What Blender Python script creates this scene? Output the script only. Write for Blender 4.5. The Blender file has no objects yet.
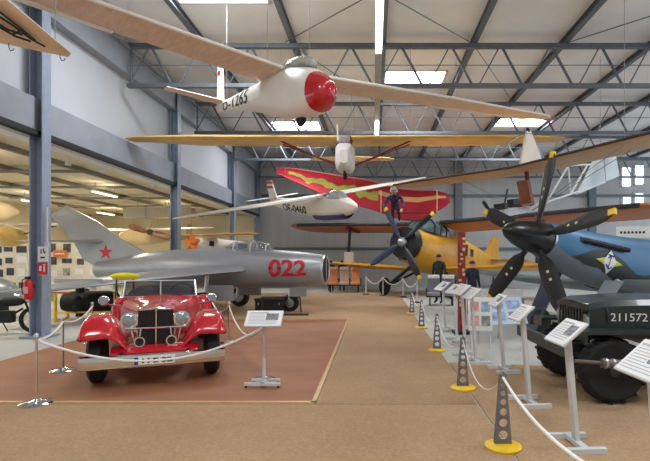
import bpy, bmesh, math, random
from mathutils import Vector as V, Matrix
random.seed(7)
FPX, CX, CY, EYE = 480.0, 374.0, 258.0, 1.6
SC = bpy.context.scene
COL = SC.collection
PI = math.pi

def P(px, py, Y):
    """world point at depth Y seen at photo pixel (px,py)"""
    return V(((px - CX) / FPX * Y, Y, EYE - (py - CY) / FPX * Y))

# ------------------------------------------------------------------ materials
def lin(c):
    out = []
    for v in c:
        v = v / 255.0
        out.append(v / 12.92 if v <= 0.04045 else ((v + 0.055) / 1.055) ** 2.4)
    return (out[0], out[1], out[2], 1.0)

MATS = {}
def mat(name, rgb, rough=0.5, metal=0.0, var=0.06, scale=6.0, bump=0.0, bscale=60.0, coat=0.0, emit=0.0, alpha=None, trans=0.0, stretch=None):
    if name in MATS:
        return MATS[name]
    m = bpy.data.materials.new(name)
    m.use_nodes = True
    nt = m.node_tree
    b = nt.nodes['Principled BSDF']
    b.inputs['Roughness'].default_value = rough
    b.inputs['Metallic'].default_value = metal
    if coat:
        b.inputs['Coat Weight'].default_value = coat
        b.inputs['Coat Roughness'].default_value = 0.05
    base = lin(rgb)
    if var > 0:
        tc = nt.nodes.new('ShaderNodeTexCoord')
        mp = nt.nodes.new('ShaderNodeMapping')
        if stretch:
            mp.inputs['Scale'].default_value = stretch
        nz = nt.nodes.new('ShaderNodeTexNoise')
        nz.inputs['Scale'].default_value = scale
        nz.inputs['Detail'].default_value = 4
        rp = nt.nodes.new('ShaderNodeValToRGB')
        rp.color_ramp.elements[0].position = 0.3
        rp.color_ramp.elements[1].position = 0.7
        rp.color_ramp.elements[0].color = tuple(max(0, x * (1 - var * 2)) for x in base[:3]) + (1,)
        rp.color_ramp.elements[1].color = tuple(min(1, x * (1 + var * 2)) for x in base[:3]) + (1,)
        nt.links.new(tc.outputs['Object'], mp.inputs['Vector'])
        nt.links.new(mp.outputs['Vector'], nz.inputs['Vector'])
        nt.links.new(nz.outputs['Fac'], rp.inputs['Fac'])
        nt.links.new(rp.outputs['Color'], b.inputs['Base Color'])
        if bump:
            n2 = nt.nodes.new('ShaderNodeTexNoise')
            n2.inputs['Scale'].default_value = bscale
            n2.inputs['Detail'].default_value = 3
            bp = nt.nodes.new('ShaderNodeBump')
            bp.inputs['Strength'].default_value = bump
            bp.inputs['Distance'].default_value = 0.02
            nt.links.new(tc.outputs['Object'], n2.inputs['Vector'])
            nt.links.new(n2.outputs['Fac'], bp.inputs['Height'])
            nt.links.new(bp.outputs['Normal'], b.inputs['Normal'])
    else:
        b.inputs['Base Color'].default_value = base
    if emit:
        b.inputs['Emission Color'].default_value = base
        b.inputs['Emission Strength'].default_value = emit
    if trans:
        b.inputs['Transmission Weight'].default_value = trans
        b.inputs['IOR'].default_value = 1.1
    if alpha is not None:
        b.inputs['Alpha'].default_value = alpha
    MATS[name] = m
    return m

def carpet_mat(name, a, b2, fine=260.0, rows=0.0):
    m = bpy.data.materials.new(name); m.use_nodes = True
    nt = m.node_tree; b = nt.nodes['Principled BSDF']
    b.inputs['Roughness'].default_value = 0.95
    b.inputs['Specular IOR Level'].default_value = 0.1
    tc = nt.nodes.new('ShaderNodeTexCoord')
    n1 = nt.nodes.new('ShaderNodeTexNoise'); n1.inputs['Scale'].default_value = 45.0; n1.inputs['Detail'].default_value = 5
    n2 = nt.nodes.new('ShaderNodeTexNoise'); n2.inputs['Scale'].default_value = 0.9; n2.inputs['Detail'].default_value = 3
    mx = nt.nodes.new('ShaderNodeMix'); mx.data_type = 'FLOAT'; mx.inputs[0].default_value = 0.35
    rp = nt.nodes.new('ShaderNodeValToRGB')
    rp.color_ramp.elements[0].position = 0.32; rp.color_ramp.elements[0].color = lin(a)
    rp.color_ramp.elements[1].position = 0.68; rp.color_ramp.elements[1].color = lin(b2)
    L = nt.links.new
    L(tc.outputs['Object'], n1.inputs['Vector']); L(tc.outputs['Object'], n2.inputs['Vector'])
    L(n1.outputs['Fac'], mx.inputs[2]); L(n2.outputs['Fac'], mx.inputs[3])
    L(mx.outputs[0], rp.inputs['Fac']); L(rp.outputs['Color'], b.inputs['Base Color'])
    n3 = nt.nodes.new('ShaderNodeTexNoise'); n3.inputs['Scale'].default_value = fine
    bp = nt.nodes.new('ShaderNodeBump'); bp.inputs['Strength'].default_value = 0.5; bp.inputs['Distance'].default_value = 0.01
    L(tc.outputs['Object'], n3.inputs['Vector']); L(n3.outputs['Fac'], bp.inputs['Height']); L(bp.outputs['Normal'], b.inputs['Normal'])
    return m

def wood_mat(name, a, b2, scale=3.0, stretch=(1, 12, 12), rough=0.5):
    m = bpy.data.materials.new(name); m.use_nodes = True
    nt = m.node_tree; b = nt.nodes['Principled BSDF']; b.inputs['Roughness'].default_value = rough
    tc = nt.nodes.new('ShaderNodeTexCoord'); mp = nt.nodes.new('ShaderNodeMapping'); mp.inputs['Scale'].default_value = stretch
    nz = nt.nodes.new('ShaderNodeTexNoise'); nz.inputs['Scale'].default_value = scale; nz.inputs['Detail'].default_value = 6
    rp = nt.nodes.new('ShaderNodeValToRGB')
    rp.color_ramp.elements[0].position = 0.3; rp.color_ramp.elements[0].color = lin(a)
    rp.color_ramp.elements[1].position = 0.7; rp.color_ramp.elements[1].color = lin(b2)
    L = nt.links.new
    L(tc.outputs['Object'], mp.inputs['Vector']); L(mp.outputs['Vector'], nz.inputs['Vector'])
    L(nz.outputs['Fac'], rp.inputs['Fac']); L(rp.outputs['Color'], b.inputs['Base Color'])
    return m

# ------------------------------------------------------------------ mesh builder
class MB:
    def __init__(s):
        s.bm = bmesh.new(); s.mi = 0
    def _f(s, vs):
        try:
            f = s.bm.faces.new(vs); f.material_index = s.mi; f.smooth = True; return f
        except ValueError:
            return None
    def loft(s, rings, cap0=True, cap1=True, closed=True):
        R = [[s.bm.verts.new(p) for p in r] for r in rings]
        for a, b in zip(R, R[1:]):
            n = len(a)
            for i in range(n if closed else n - 1):
                j = (i + 1) % n
                s._f((a[i], a[j], b[j], b[i]))
        if closed:
            if cap0: s._f(list(reversed(R[0])))
            if cap1: s._f(R[-1])
        return s
    def box(s, c, size, rot=None):
        c = V(c); hx, hy, hz = size[0] / 2, size[1] / 2, size[2] / 2
        vs = []
        for z in (-hz, hz):
            for x, y in ((-hx, -hy), (hx, -hy), (hx, hy), (-hx, hy)):
                p = V((x, y, z))
                if rot is not None: p = rot @ p
                vs.append(s.bm.verts.new(c + p))
        a, b = vs[:4], vs[4:]
        s._f(list(reversed(a))); s._f(b)
        for i in range(4):
            j = (i + 1) % 4
            s._f((a[i], a[j], b[j], b[i]))
        return s
    def tube(s, pts, r, n=8, cap=True):
        pts = [V(p) for p in pts]
        if not isinstance(r, (list, tuple)): r = [r] * len(pts)
        rings = []; prev = None
        for i, p in enumerate(pts):
            if i == 0: t = pts[1] - p
            elif i == len(pts) - 1: t = p - pts[i - 1]
            else: t = (pts[i + 1] - p).normalized() + (p - pts[i - 1]).normalized()
            t = t.normalized()
            if prev is None:
                ref = V((0, 0, 1)) if abs(t.z) < 0.9 else V((1, 0, 0))
                u = t.cross(ref).normalized()
            else:
                u = (prev - t * prev.dot(t)).normalized()
            prev = u; w = t.cross(u)
            rings.append([p + (u * math.cos(2 * PI * k / n) + w * math.sin(2 * PI * k / n)) * r[i] for k in range(n)])
        return s.loft(rings, cap, cap)
    def lathe(s, prof, o=(0, 0, 0), ax=(0, 0, 1), n=24, cap=True):
        """prof: list of (radius, distance along axis)"""
        o = V(o); ax = V(ax).normalized()
        ref = V((0, 0, 1)) if abs(ax.z) < 0.9 else V((1, 0, 0))
        u = ax.cross(ref).normalized(); w = ax.cross(u)
        rings = [[o + ax * d + (u * math.cos(2 * PI * k / n) + w * math.sin(2 * PI * k / n)) * max(r, 1e-4) for k in range(n)] for r, d in prof]
        return s.loft(rings, cap, cap)
    def ell(s, c, rad, n=16, m=10, rot=None, zmin=-1.0):
        c = V(c); rings = []
        t0 = math.asin(max(-1, zmin))
        for i in range(m + 1):
            t = t0 + (PI / 2 - t0) * i / m
            cr, z = max(math.cos(t), 1e-3), math.sin(t)
            ring = []
            for k in range(n):
                a = 2 * PI * k / n
                p = V((rad[0] * cr * math.cos(a), rad[1] * cr * math.sin(a), rad[2] * z))
                if rot is not None: p = rot @ p
                ring.append(c + p)
            rings.append(ring)
        return s.loft(rings)
    def prism(s, pts, d):
        """extrude a polygon of 3-D points by vector d"""
        d = V(d); a = [V(p) for p in pts]
        return s.loft([a, [p + d for p in a]])
    def grid(s, rows, mifun=None):
        R = [[s.bm.verts.new(p) for p in r] for r in rows]
        for i in range(len(R) - 1):
            for j in range(len(R[0]) - 1):
                f = s._f((R[i][j], R[i][j + 1], R[i + 1][j + 1], R[i + 1][j]))
                if f and mifun: f.material_index = mifun(i, j)
        return s
    def build(s, name, m, parent=None, world=False, sharp=40, bevel=0.0, solid=0.0, weld=False):
        bmesh.ops.remove_doubles(s.bm, verts=s.bm.verts, dist=1e-5) if weld else None
        bmesh.ops.recalc_face_normals(s.bm, faces=s.bm.faces)
        me = bpy.data.meshes.new(name)
        o = bpy.data.objects.new(name, me); COL.objects.link(o)
        if parent is not None:
            o.parent = parent
            if world: s.bm.transform(parent.matrix_basis.inverted())
        elif world:
            vs = [v.co for v in s.bm.verts]
            b = V(((min(v.x for v in vs) + max(v.x for v in vs)) / 2, (min(v.y for v in vs) + max(v.y for v in vs)) / 2, min(v.z for v in vs)))
            s.bm.transform(Matrix.Translation(-b)); o.location = b
        s.bm.to_mesh(me); s.bm.free()
        for mm in (m if isinstance(m, (list, tuple)) else [m]): me.materials.append(mm)
        me.set_sharp_from_angle(angle=math.radians(sharp))
        if solid:
            md = o.modifiers.new('solid', 'SOLIDIFY'); md.thickness = solid; md.offset = 0
        if bevel:
            md = o.modifiers.new('bevel', 'BEVEL'); md.width = bevel; md.segments = 2; md.limit_method = 'ANGLE'
        return o

def tag(o, label=None, cat=None, group=None, kind=None):
    if label: o['label'] = label
    if cat: o['category'] = cat
    if group: o['group'] = group
    if kind: o['kind'] = kind
    return o

def struct(o):
    o['kind'] = 'structure'; return o

def frame(o, heading, pitch=0.0, bank=0.0, scale=1.0):
    """matrix with x forward, y left, z up; pitch up in degrees, bank: left side up in degrees"""
    h = math.atan2(heading[1], heading[0])
    R = Matrix.Rotation(h, 4, 'Z') @ Matrix.Rotation(-math.radians(pitch), 4, 'Y') @ Matrix.Rotation(math.radians(bank), 4, 'X')
    return Matrix.Translation(V(o)) @ R @ Matrix.Scale(scale, 4)

def thing(name, label, cat, loc=(0, 0, 0), group=None, M=None, rotz=0.0):
    o = bpy.data.objects.new(name, None); COL.objects.link(o)
    o.empty_display_size = 0.1
    if M is None: M = Matrix.Translation(V(loc)) @ Matrix.Rotation(rotz, 4, 'Z')
    o.matrix_basis = M
    return tag(o, label, cat, group)

def copy_tree(o, parent=None):
    c = o.copy(); COL.objects.link(c); c.parent = parent
    for ch in list(o.children): copy_tree(ch, c)
    return c

# ------------------------------------------------------------------ wings, fuselages, text
AF = (1.0, 0.8, 0.55, 0.3, 0.13, 0.04, 0.0)
def airfoil(le, te, th, up):
    le, te, up = V(le), V(te), V(up)
    c = (te - le); L = c.length
    def h(t): return 5 * th * (0.2969 * math.sqrt(t) - 0.126 * t - 0.3516 * t * t + 0.2843 * t ** 3 - 0.1036 * t ** 4) * L
    top = [le + c * t + up * (h(t) * 1.3 + 0.002) for t in AF]
    bot = [le + c * t - up * (h(t) * 0.6 + 0.002) for t in reversed(AF[:-1])]
    return top + bot

def wing(mb, secs, th=0.12, up=(0, 0, 1), under=None):
    n0 = len(mb.bm.faces)
    mb.loft([airfoil(a, b, th, up) for a, b in secs])
    if under is not None:
        mb.bm.faces.ensure_lookup_table()
        n = 2 * len(AF) - 1
        nf = (len(secs) - 1) * n
        for i in range(nf):
            if (i % n) >= len(AF) - 1 and (i % n) <= n - 2:
                mb.bm.faces[n0 + i].material_index = under
    return mb

class Fus:
    """stations (x, halfwidth, zc, up, down)"""
    def __init__(s, st, e=2.0): s.st = sorted(st); s.e = e
    def at(s, x):
        st = s.st
        if x <= st[0][0]: return st[0][1:]
        for a, b in zip(st, st[1:]):
            if x <= b[0]:
                t = (x - a[0]) / (b[0] - a[0])
                return tuple(a[i] + (b[i] - a[i]) * t for i in range(1, 5))
        return st[-1][1:]
    def ring(s, x, n=24, grow=0.0):
        w, zc, u, d = s.at(x); out = []
        for k in range(n):
            a = 2 * PI * k / n; c, q = math.cos(a), math.sin(a)
            e = 2.0 / s.e
            cy = math.copysign(abs(c) ** e, c); sz = math.copysign(abs(q) ** e, q)
            out.append(V((x, (w + grow) * cy, zc + sz * ((u if q > 0 else d) + grow))))
        return out
    def side(s, x, z, sgn, off=0.008):
        w, zc, u, d = s.at(x)
        h = u if z > zc else d
        t = min(0.98, abs(z - zc) / max(h, 1e-3))
        y = w * (1 - t ** s.e) ** (1 / s.e)
        return V((x, sgn * (y + off), z))
    def mesh(s, mb, x0=None, x1=None, n=24, sub=3, grow=0.0):
        xs = [a[0] for a in s.st if (x0 is None or a[0] > x0 + 1e-4) and (x1 is None or a[0] < x1 - 1e-4)]
        if x0 is not None: xs = [x0] + xs
        if x1 is not None: xs = xs + [x1]
        mb.loft([s.ring(x, n, grow) for x in xs])
        return mb

def smooth_st(st, k=4):
    """Catmull-Rom resampling of stations"""
    st = sorted(st); out = []
    for i in range(len(st) - 1):
        p0 = st[max(i - 1, 0)]; p1 = st[i]; p2 = st[i + 1]; p3 = st[min(i + 2, len(st) - 1)]
        for j in range(k):
            t = j / k
            row = [p1[0] + (p2[0] - p1[0]) * t]
            for q in range(1, 5):
                m1 = (p2[q] - p0[q]) / max(p2[0] - p0[0], 1e-6) * (p2[0] - p1[0])
                m2 = (p3[q] - p1[q]) / max(p3[0] - p1[0], 1e-6) * (p2[0] - p1[0])
                v = (2 * t ** 3 - 3 * t * t + 1) * p1[q] + (t ** 3 - 2 * t * t + t) * m1 + (-2 * t ** 3 + 3 * t * t) * p2[q] + (t ** 3 - t * t) * m2
                row.append(max(v, 0.004) if q != 2 else v)
            out.append(tuple(row))
    out.append(st[-1])
    return out

def text_bm(s, size, cuts=6, bold=0.0, vstretch=1.0, w=None):
    cu = bpy.data.curves.new('lettering', 'FONT'); cu.body = s; cu.size = size; cu.offset = bold; cu.resolution_u = 3
    ob = bpy.data.objects.new('lettering', cu); COL.objects.link(ob)
    dg = bpy.context.evaluated_depsgraph_get()
    me = bpy.data.meshes.new_from_object(ob.evaluated_get(dg))
    bpy.data.objects.remove(ob); bpy.data.curves.remove(cu)
    bm = bmesh.new(); bm.from_mesh(me); bpy.data.meshes.remove(me)
    xs = [v.co.x for v in bm.verts]; ys = [v.co.y for v in bm.verts]
    x0, x1, y0, y1 = min(xs), max(xs), min(ys), max(ys)
    kx = (w / (x1 - x0)) if w else 1.0
    for v in bm.verts: v.co = V(((v.co.x - x0) * kx, (v.co.y - y0) * vstretch, 0))
    H = (y1 - y0) * vstretch
    if cuts:
        for i in range(1, cuts):
            bmesh.ops.bisect_plane(bm, geom=bm.verts[:] + bm.edges[:] + bm.faces[:], plane_co=(0, H * i / cuts, 0), plane_no=(0, 1, 0))
    return bm, (x1 - x0) * kx, H

def text(s, size, m, parent, fn=None, origin=None, right=None, up=None, name='lettering', cuts=6, bold=0.0, thick=0.004, w=None, vstretch=1.0, center=False):
    """lettering as real thin mesh; fn(u,v)->local point or a flat frame origin/right/up"""
    bm, W, H = text_bm(s, size, cuts if fn else 0, bold, vstretch, w)
    if fn is None:
        r, u = V(right).normalized(), V(up).normalized(); o = V(origin)
        if center: o = o - r * W / 2 - u * H / 2
        fn = lambda a, b: o + r * a + u * b
    for v in bm.verts: v.co = fn(v.co.x, v.co.y)
    me = bpy.data.meshes.new(name); bm.to_mesh(me); bm.free()
    me.materials.append(m)
    o2 = bpy.data.objects.new(name, me); COL.objects.link(o2); o2.parent = parent
    if thick:
        md = o2.modifiers.new('solid', 'SOLIDIFY'); md.thickness = thick; md.offset = 0
    return o2

def sag(a, b, drop, n=14):
    a, b = V(a), V(b)
    return [a.lerp(b, i / n) - V((0, 0, drop * 4 * (i / n) * (1 - i / n))) for i in range(n + 1)]

def wires(t, pts, ztop=7.58, r=0.006):
    for p in pts:
        w = t.matrix_basis @ V(p)
        MB().tube([w, V((w.x, w.y, ztop))], r, 5).build('suspension_wire', M_wire, t, world=True)
# ================================================================== camera, light, shell
cam = bpy.data.cameras.new('camera'); co = bpy.data.objects.new('camera', cam); COL.objects.link(co)
cam.sensor_width = 36.0; cam.lens = 36.0 * FPX / 650.0
cam.shift_x = (325 - CX) / 650.0; cam.shift_y = (CY - 230.5) / 650.0
co.location = (0, 0, EYE); co.rotation_euler = (PI / 2, 0, 0)
cam.clip_start = 0.05; cam.clip_end = 200
SC.camera = co
SC.view_settings.view_transform = 'Standard'; SC.view_settings.look = 'None'
SC.view_settings.gamma = 1.0; SC.view_settings.use_curve_mapping = False
SC.view_settings.exposure = EXPO if 'EXPO' in globals() else 0.0

wd = bpy.data.worlds.new('daylight'); SC.world = wd; wd.use_nodes = True
bg = wd.node_tree.nodes['Background']; bg.inputs['Color'].default_value = lin((236, 242, 250)); bg.inputs['Strength'].default_value = 2.0

M_wire = mat('steel_wire', (150, 150, 150), 0.4, 0.6, 0)
M_steel = mat('blue_grey_painted_steel', (150, 162, 182), 0.45, 0.1, 0.04)
M_truss = mat('truss_steel', (104, 114, 124), 0.5, 0.2, 0.05)
M_rail = mat('galvanised_steel', (150, 158, 165), 0.45, 0.4, 0.05)
M_ceil = mat('roof_sheet', (234, 237, 239), 0.8, 0, 0.04, 0.6)
M_wallL = mat('white_cladding', (196, 203, 212), 0.7, 0, 0.03, 0.5)
M_wallB = mat('grey_cladding', (186, 189, 191), 0.7, 0, 0.03, 0.4, stretch=(8, 1, 0.3))
M_fascia = mat('blue_grey_fascia', (150, 158, 170), 0.55, 0, 0.05, 1.5)
M_gal = mat('cream_plaster', (234, 222, 194), 0.85, 0, 0.03, 0.5)
M_galdark = mat('grey_beam', (146, 140, 126), 0.7, 0, 0.05)
M_conc = carpet_mat('light_grey_screed', (182, 184, 180), (200, 201, 196), 90)
M_tan = carpet_mat('tan_carpet', (160, 131, 101), (190, 160, 128))
M_brown = wood_mat('red_brown_carpet', (146, 96, 66), (164, 112, 80), 1.2, (1, 2, 1), 0.6)
M_white = mat('white_paint', (232, 232, 228), 0.45, 0, 0.02)
M_black = mat('black_rubber', (24, 24, 26), 0.7, 0, 0.1, 20)
M_dark = mat('dark_metal', (44, 46, 50), 0.5, 0.4, 0.08)
M_chrome = mat('chrome', (225, 226, 228), 0.12, 1.0, 0.0)
M_alu = mat('brushed_aluminium', (196, 198, 202), 0.32, 0.8, 0.05)
M_lightgrey = mat('light_grey_paint', (205, 207, 208), 0.5, 0.1, 0.03)
M_glass = mat('clear_glass', (225, 235, 240), 0.06, 0, 0, alpha=0.28)
M_glassdark = mat('dark_glass', (40, 46, 50), 0.08, 0, 0)
M_paper = mat('printed_paper', (240, 241, 242), 0.6, 0, 0.015, 2)
M_ink = mat('grey_ink', (186, 188, 192), 0.7, 0, 0)
M_yellow = mat('signal_yellow', (240, 196, 30), 0.45, 0, 0.05)
M_red = mat('signal_red', (200, 30, 34), 0.4, 0, 0.04)
M_rope = mat('white_rope', (236, 234, 228), 0.8, 0, 0.03, 40)
M_gold = mat('brass_edging', (216, 180, 130), 0.4, 0.4, 0.04)
M_orange = mat('orange_paint', (226, 122, 44), 0.5, 0, 0.06)
M_lamp = mat('lit_tube', (255, 252, 244), 0.5, 0, 0, emit=9.0)
M_sky = mat('skylight_sheet', (248, 251, 255), 0.5, 0, 0, emit=7.0)

XL, XR, YB, YF, ZC = -6.95, 19.0, 28.6, -5.0, 7.62
XG = -17.0
def slab(name, c, s, m):
    return struct(MB().box(c, s).build(name, m, world=True))
slab('floor', ((XG + XR) / 2, (YF + YB) / 2, -0.06), (XR - XG, YB - YF + .6, 0.1), M_conc)
# roof: sheets with the rooflight openings left free
SKY = [(-4.62, -2.42, 9.9, 11.35), (0.32, 2.38, 15.4, 16.75), (-4.62, -2.42, 21.1, 22.6), (5.4, 7.6, 20.6, 22.0), (5.4, 7.6, 4.0, 6.0), (-4.62, -2.42, -1.5, 0.5), (0.32, 2.38, -1.5, 0.5), (10.4, 12.6, 9.9, 11.9)]  # later entries are rooflights added to brighten the hall
mb = MB()
xs = [-7.1, -4.62, -2.42, 0.32, 2.38, 5.4, 7.6, 10.4, 12.6, XR]
for a, b in zip(xs, xs[1:]):
    holes = sorted((s[2], s[3]) for s in SKY if abs(s[0] - a) < 1e-3)
    y = YF
    for h0, h1 in holes + [(YB + .1, None)]:
        mb.box(((a + b) / 2, (y + h0) / 2, ZC + .05), (b - a, h0 - y, 0.1)); y = h1
struct(mb.build('ceiling', M_ceil, world=True))
for i, (x0, x1, y0, y1) in enumerate(SKY):
    o = slab('window_%d' % (i + 3), ((x0 + x1) / 2, (y0 + y1) / 2, ZC + .07), (x1 - x0, y1 - y0, .03), M_sky)
    f = MB()
    for (cx, cy, sx, sy) in ((x0 + .03, (y0 + y1) / 2, .06, y1 - y0), (x1 - .03, (y0 + y1) / 2, .06, y1 - y0), ((x0 + x1) / 2, y0 + .03, x1 - x0, .06), ((x0 + x1) / 2, y1 - .03, x1 - x0, .06)):
        f.box((cx, cy, ZC + .02), (sx, sy, .09))
    fr = f.build('window_frame', M_lightgrey, o, world=False)
    fr.data.transform(Matrix.Translation(-o.location))
# walls
slab('wall_left', (XL - .1, (YF + YB) / 2, (4.82 + ZC) / 2), (0.12, YB - YF, ZC - 4.82), M_wallL)
slab('trim_1', (XL, (YF + YB) / 2, 4.49), (0.34, YB - YF, 0.66), M_fascia)          # fascia of the gallery
slab('trim_2', (XL + .03, (YF + YB) / 2, 4.11), (0.38, YB - YF, 0.1), mat('painted_shadow_gap', (38, 40, 46), .6, 0, 0))  # solid dark strip painted as the shadow line under the fascia
slab('trim_7', (XL - .1, (YF + YB) / 2, 4.03), (0.3, YB - YF, 0.06), M_white)
slab('trim_3', (XL + .06, (YF + YB) / 2, 6.95), (0.3, YB - YF, 0.62), M_fascia)         # eaves beam
slab('trim_4', (XL + .3, (YF + YB) / 2, 7.3), (0.1, YB - YF, 0.1), M_rail)
slab('wall_back', ((XG + XR) / 2, YB + .06, ZC / 2), (XR - XG, 0.12, ZC), M_wallB)
for z in (2.15, 5.3):
    slab('trim_5', ((XL + XR) / 2, YB - .06, z), (XR - XL, 0.1, 0.16), M_truss)
slab('wall_gallery', (XG - .06, 7.5, .35), (0.12, 25.0, .7), M_gal)
for k in range(9): slab('trim_8', (XG - .06, -4.4 + 3.0 * k, 2.2), (.12, .14, 4.4), M_lightgrey)
slab('trim_9', (XG - .06, 7.5, 2.6), (.1, 25.0, .1), M_lightgrey)
slab('wall_right', (XR + .06, (YF + YB) / 2, .4), (.12, YB - YF, .8), M_wallB)
slab('wall_right', (XR + .06, (YF + YB) / 2, 7.2), (.12, YB - YF, .9), M_wallB)
for k in range(12): slab('trim_10', (XR + .06, -4.8 + 3.0 * k, 3.8), (.14, .2, 7.0), M_truss)
slab('wall_front_added', ((XG + XR) / 2, YF - .06, ZC / 2), (XR - XG, .12, ZC), M_wallB)  # unseen wall added to keep daylight off camera-facing surfaces
slab('wall_gallery', (XG - .06, 24.3, 2.2), (0.12, 8.6, 4.4), M_gal)
slab('wall_gallery', ((XG + XL) / 2, YB - .04, 2.06), (XL - XG - .4, 0.1, 4.1), M_gal)
slab('ceiling_gallery', ((XG + XL) / 2, (YF + YB) / 2, 4.22), (XL - XG, YB - YF, 0.12), M_gal)
for x in (-8.3, -10.2, -12.4, -14.6):
    slab('beam', (x, (YF + YB) / 2 + 3, 4.1), (0.1, YB - YF - 6, 0.12), M_galdark)
for y in (10.4, 13.4, 16.4, 19.4, 22.4):
    slab('beam', (-11.4, y, 4.02), (6.6, 0.2, 0.06), M_galdark)
# back wall pilasters, gallery posts
for x in (5.0, 12.9):
    slab('trim_6', (x, YB - .16, 3.9), (0.42, 0.3, 7.4), M_truss)
# columns of the left row
def column(x, y, h):
    mb = MB()
    mb.box((x - .12, y, h / 2), (.025, .26, h)); mb.box((x + .12, y, h / 2), (.025, .26, h)); mb.box((x, y + .05, h / 2), (.23, .02, h))
    mb.box((x, y, .02), (.5, .5, .04))
    return struct(mb.build('column', M_steel, world=True))
for y in (3.0, 9.75, 16.4, 23.0):
    column(-6.78, y, 7.3)
column(-6.78, 28.2, 7.3)
# trusses
def truss(y):
    mb = MB()
    x0, x1 = -6.7, XR - .1
    zt, zb = 7.36, 6.28
    mb.box(((x0 + x1) / 2, y, zt), (x1 - x0, .14, .12)); mb.box(((x0 + x1) / 2, y, zb), (x1 - x0, .14, .1))
    x = x0 + .6; st = 1.36
    mb.tube([(x0 + .1, y, zb), (x0 + .1, y, zt)], .035, 6)
    while x + st < x1:
        mb.tube([(x - st / 2 + .1, y, zb), (x, y, zt)], .02, 6)
        mb.tube([(x + .04, y, zt), (x + st / 2 - .06, y, zb)], .035, 6)
        x += st
    mb.tube([(x0, y + .05, 6.86), (x1, y + .05, 6.86)], .012, 5)
    return struct(mb.build('roof_truss', M_truss, world=True))
for y in (8.15, 13.05, 17.95, 22.85, 27.75): truss(y)
for k in range(10):
    x = -4.7 + 2.48 * k
    mb = MB(); L = YB - YF - .2
    mb.box((x, (YF + YB) / 2, 7.46), (.14, L, .03)); mb.box((x, (YF + YB) / 2, 7.53), (.03, L, .14)); mb.box((x, (YF + YB) / 2, 7.6), (.14, L, .03))
    struct(mb.build('purlin', M_truss, world=True))
for a, b in (((0.2, 10.6), (2.6, 13.0)), ((0.0, 10.6), (-2.4, 13.0)), ((2.7, 13.1), (5.1, 17.8)), ((-2.3, 13.1), (0, 17.8)), ((5.2, 13.1), (7.7, 10.6))):
    struct(MB().tube([(a[0], a[1], 7.45), (b[0], b[1], 7.45)], .014, 5).build('roof_brace', M_truss, world=True))
# windows in the back wall
Mwin = mat('daylit_pane', (225, 238, 252), .4, 0, 0, emit=2.2)
for i, (pa, pb, ya, yb) in enumerate(((621, 631, 167, 187), (634, 644, 165, 185), (622, 631, 195, 214), (634, 644, 193, 212))):
    a, b = P(pa, yb, YB - .02), P(pb, ya, YB - .02)
    w = slab('window_%d' % (i + 20), ((a + b) / 2), (b.x - a.x, .04, b.z - a.z), Mwin)
    f = MB(); c = (a + b) / 2
    for dx, dz, sx, sz in ((-1, 0, .06, b.z - a.z), (1, 0, .06, b.z - a.z), (0, -1, b.x - a.x, .06), (0, 1, b.x - a.x, .06)):
        f.box((dx * (b.x - a.x) / 2, -.02, (b.z - a.z) / 2 + dz * (b.z - a.z) / 2), (sx + .05, .06, sz + .02))
    f.build('window_frame', M_lightgrey, w)
# fluorescent light run under the trusses
t = thing('light_track', 'long grey light track with white fluorescent tubes under the roof trusses', 'lamp', (0.1, 8, 6.1))
MB().box((0.1, 14.5, 6.12), (.16, 24.0, .06)).build('tray', M_rail, t, world=True)
for y0, y1 in ((3.2, 5.4), (5.6, 7.9), (8.1, 10.4), (15.8, 17.6)):
    MB().box((0.1, (y0 + y1) / 2, 6.06), (.12, y1 - y0, .05)).build('tube', M_lamp, t, world=True)
for y in (8.15, 13.05, 17.95, 22.85):
    MB().tube([(0.1, y, 6.12), (0.1, y, 6.25)], .012, 5).build('hanger', M_wire, t, world=True)

def area(name, loc, rot, sx, sy, e, c=(1, 1, 1)):
    l = bpy.data.lights.new(name, 'AREA'); l.shape = 'RECTANGLE'; l.size = sx; l.size_y = sy; l.energy = e; l.color = c
    o = bpy.data.objects.new(name, l); COL.objects.link(o); o.location = loc; o.rotation_euler = rot
    return o
for i, (x0, x1, y0, y1) in enumerate(SKY):
    area('skylight_daylight', ((x0 + x1) / 2, (y0 + y1) / 2, ZC - .05), (0, 0, 0), x1 - x0 - .2, y1 - y0 - .2, 190, (0.96, 0.98, 1.0))
# strip lamps added to fill the gallery with warm light
for k, (x, y) in enumerate(((-9.3, 11.0), (-9.3, 16.6), (-9.3, 22.0), (-13.4, 13.5), (-13.4, 19.0), (-13.4, 24.0))):
    t = thing('added_strip_lamp', ['added strip lamp on gallery ceiling nearest the front column', 'added strip lamp on gallery ceiling above the grey jet tail',
              'added strip lamp on gallery ceiling by the third column', 'added strip lamp deep in the gallery near its front',
              'added strip lamp deep in the gallery above the photo wall', 'added strip lamp deep in the gallery by the end wall'][k], 'lamp', (x, y, 3.8), 'added strip lamps of the gallery')
    MB().tube([(0, -.6, .07), (0, -.6, .35)], .01, 5).build('hanger', M_wire, t); MB().tube([(0, .6, .07), (0, .6, .35)], .01, 5).build('hanger', M_wire, t)
    MB().box((0, 0, .045), (.14, 1.5, .06)).build('housing', M_white, t)
    MB().box((0, 0, .0), (.1, 1.4, .03)).build('tube', mat('warm_tube', (255, 240, 205), .5, 0, 0, emit=5.0), t)
    area('gallery_fill_light', (x, y, 3.75), (0, 0, 0), .3, 1.4, 80, (1.0, 0.88, 0.68)); area('gallery_fill_uplight', (x, y, 3.9), (PI, 0, 0), .3, 1.4, 4, (1.0, 0.88, 0.68))  # upward lights added to brighten the gallery ceiling
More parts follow.
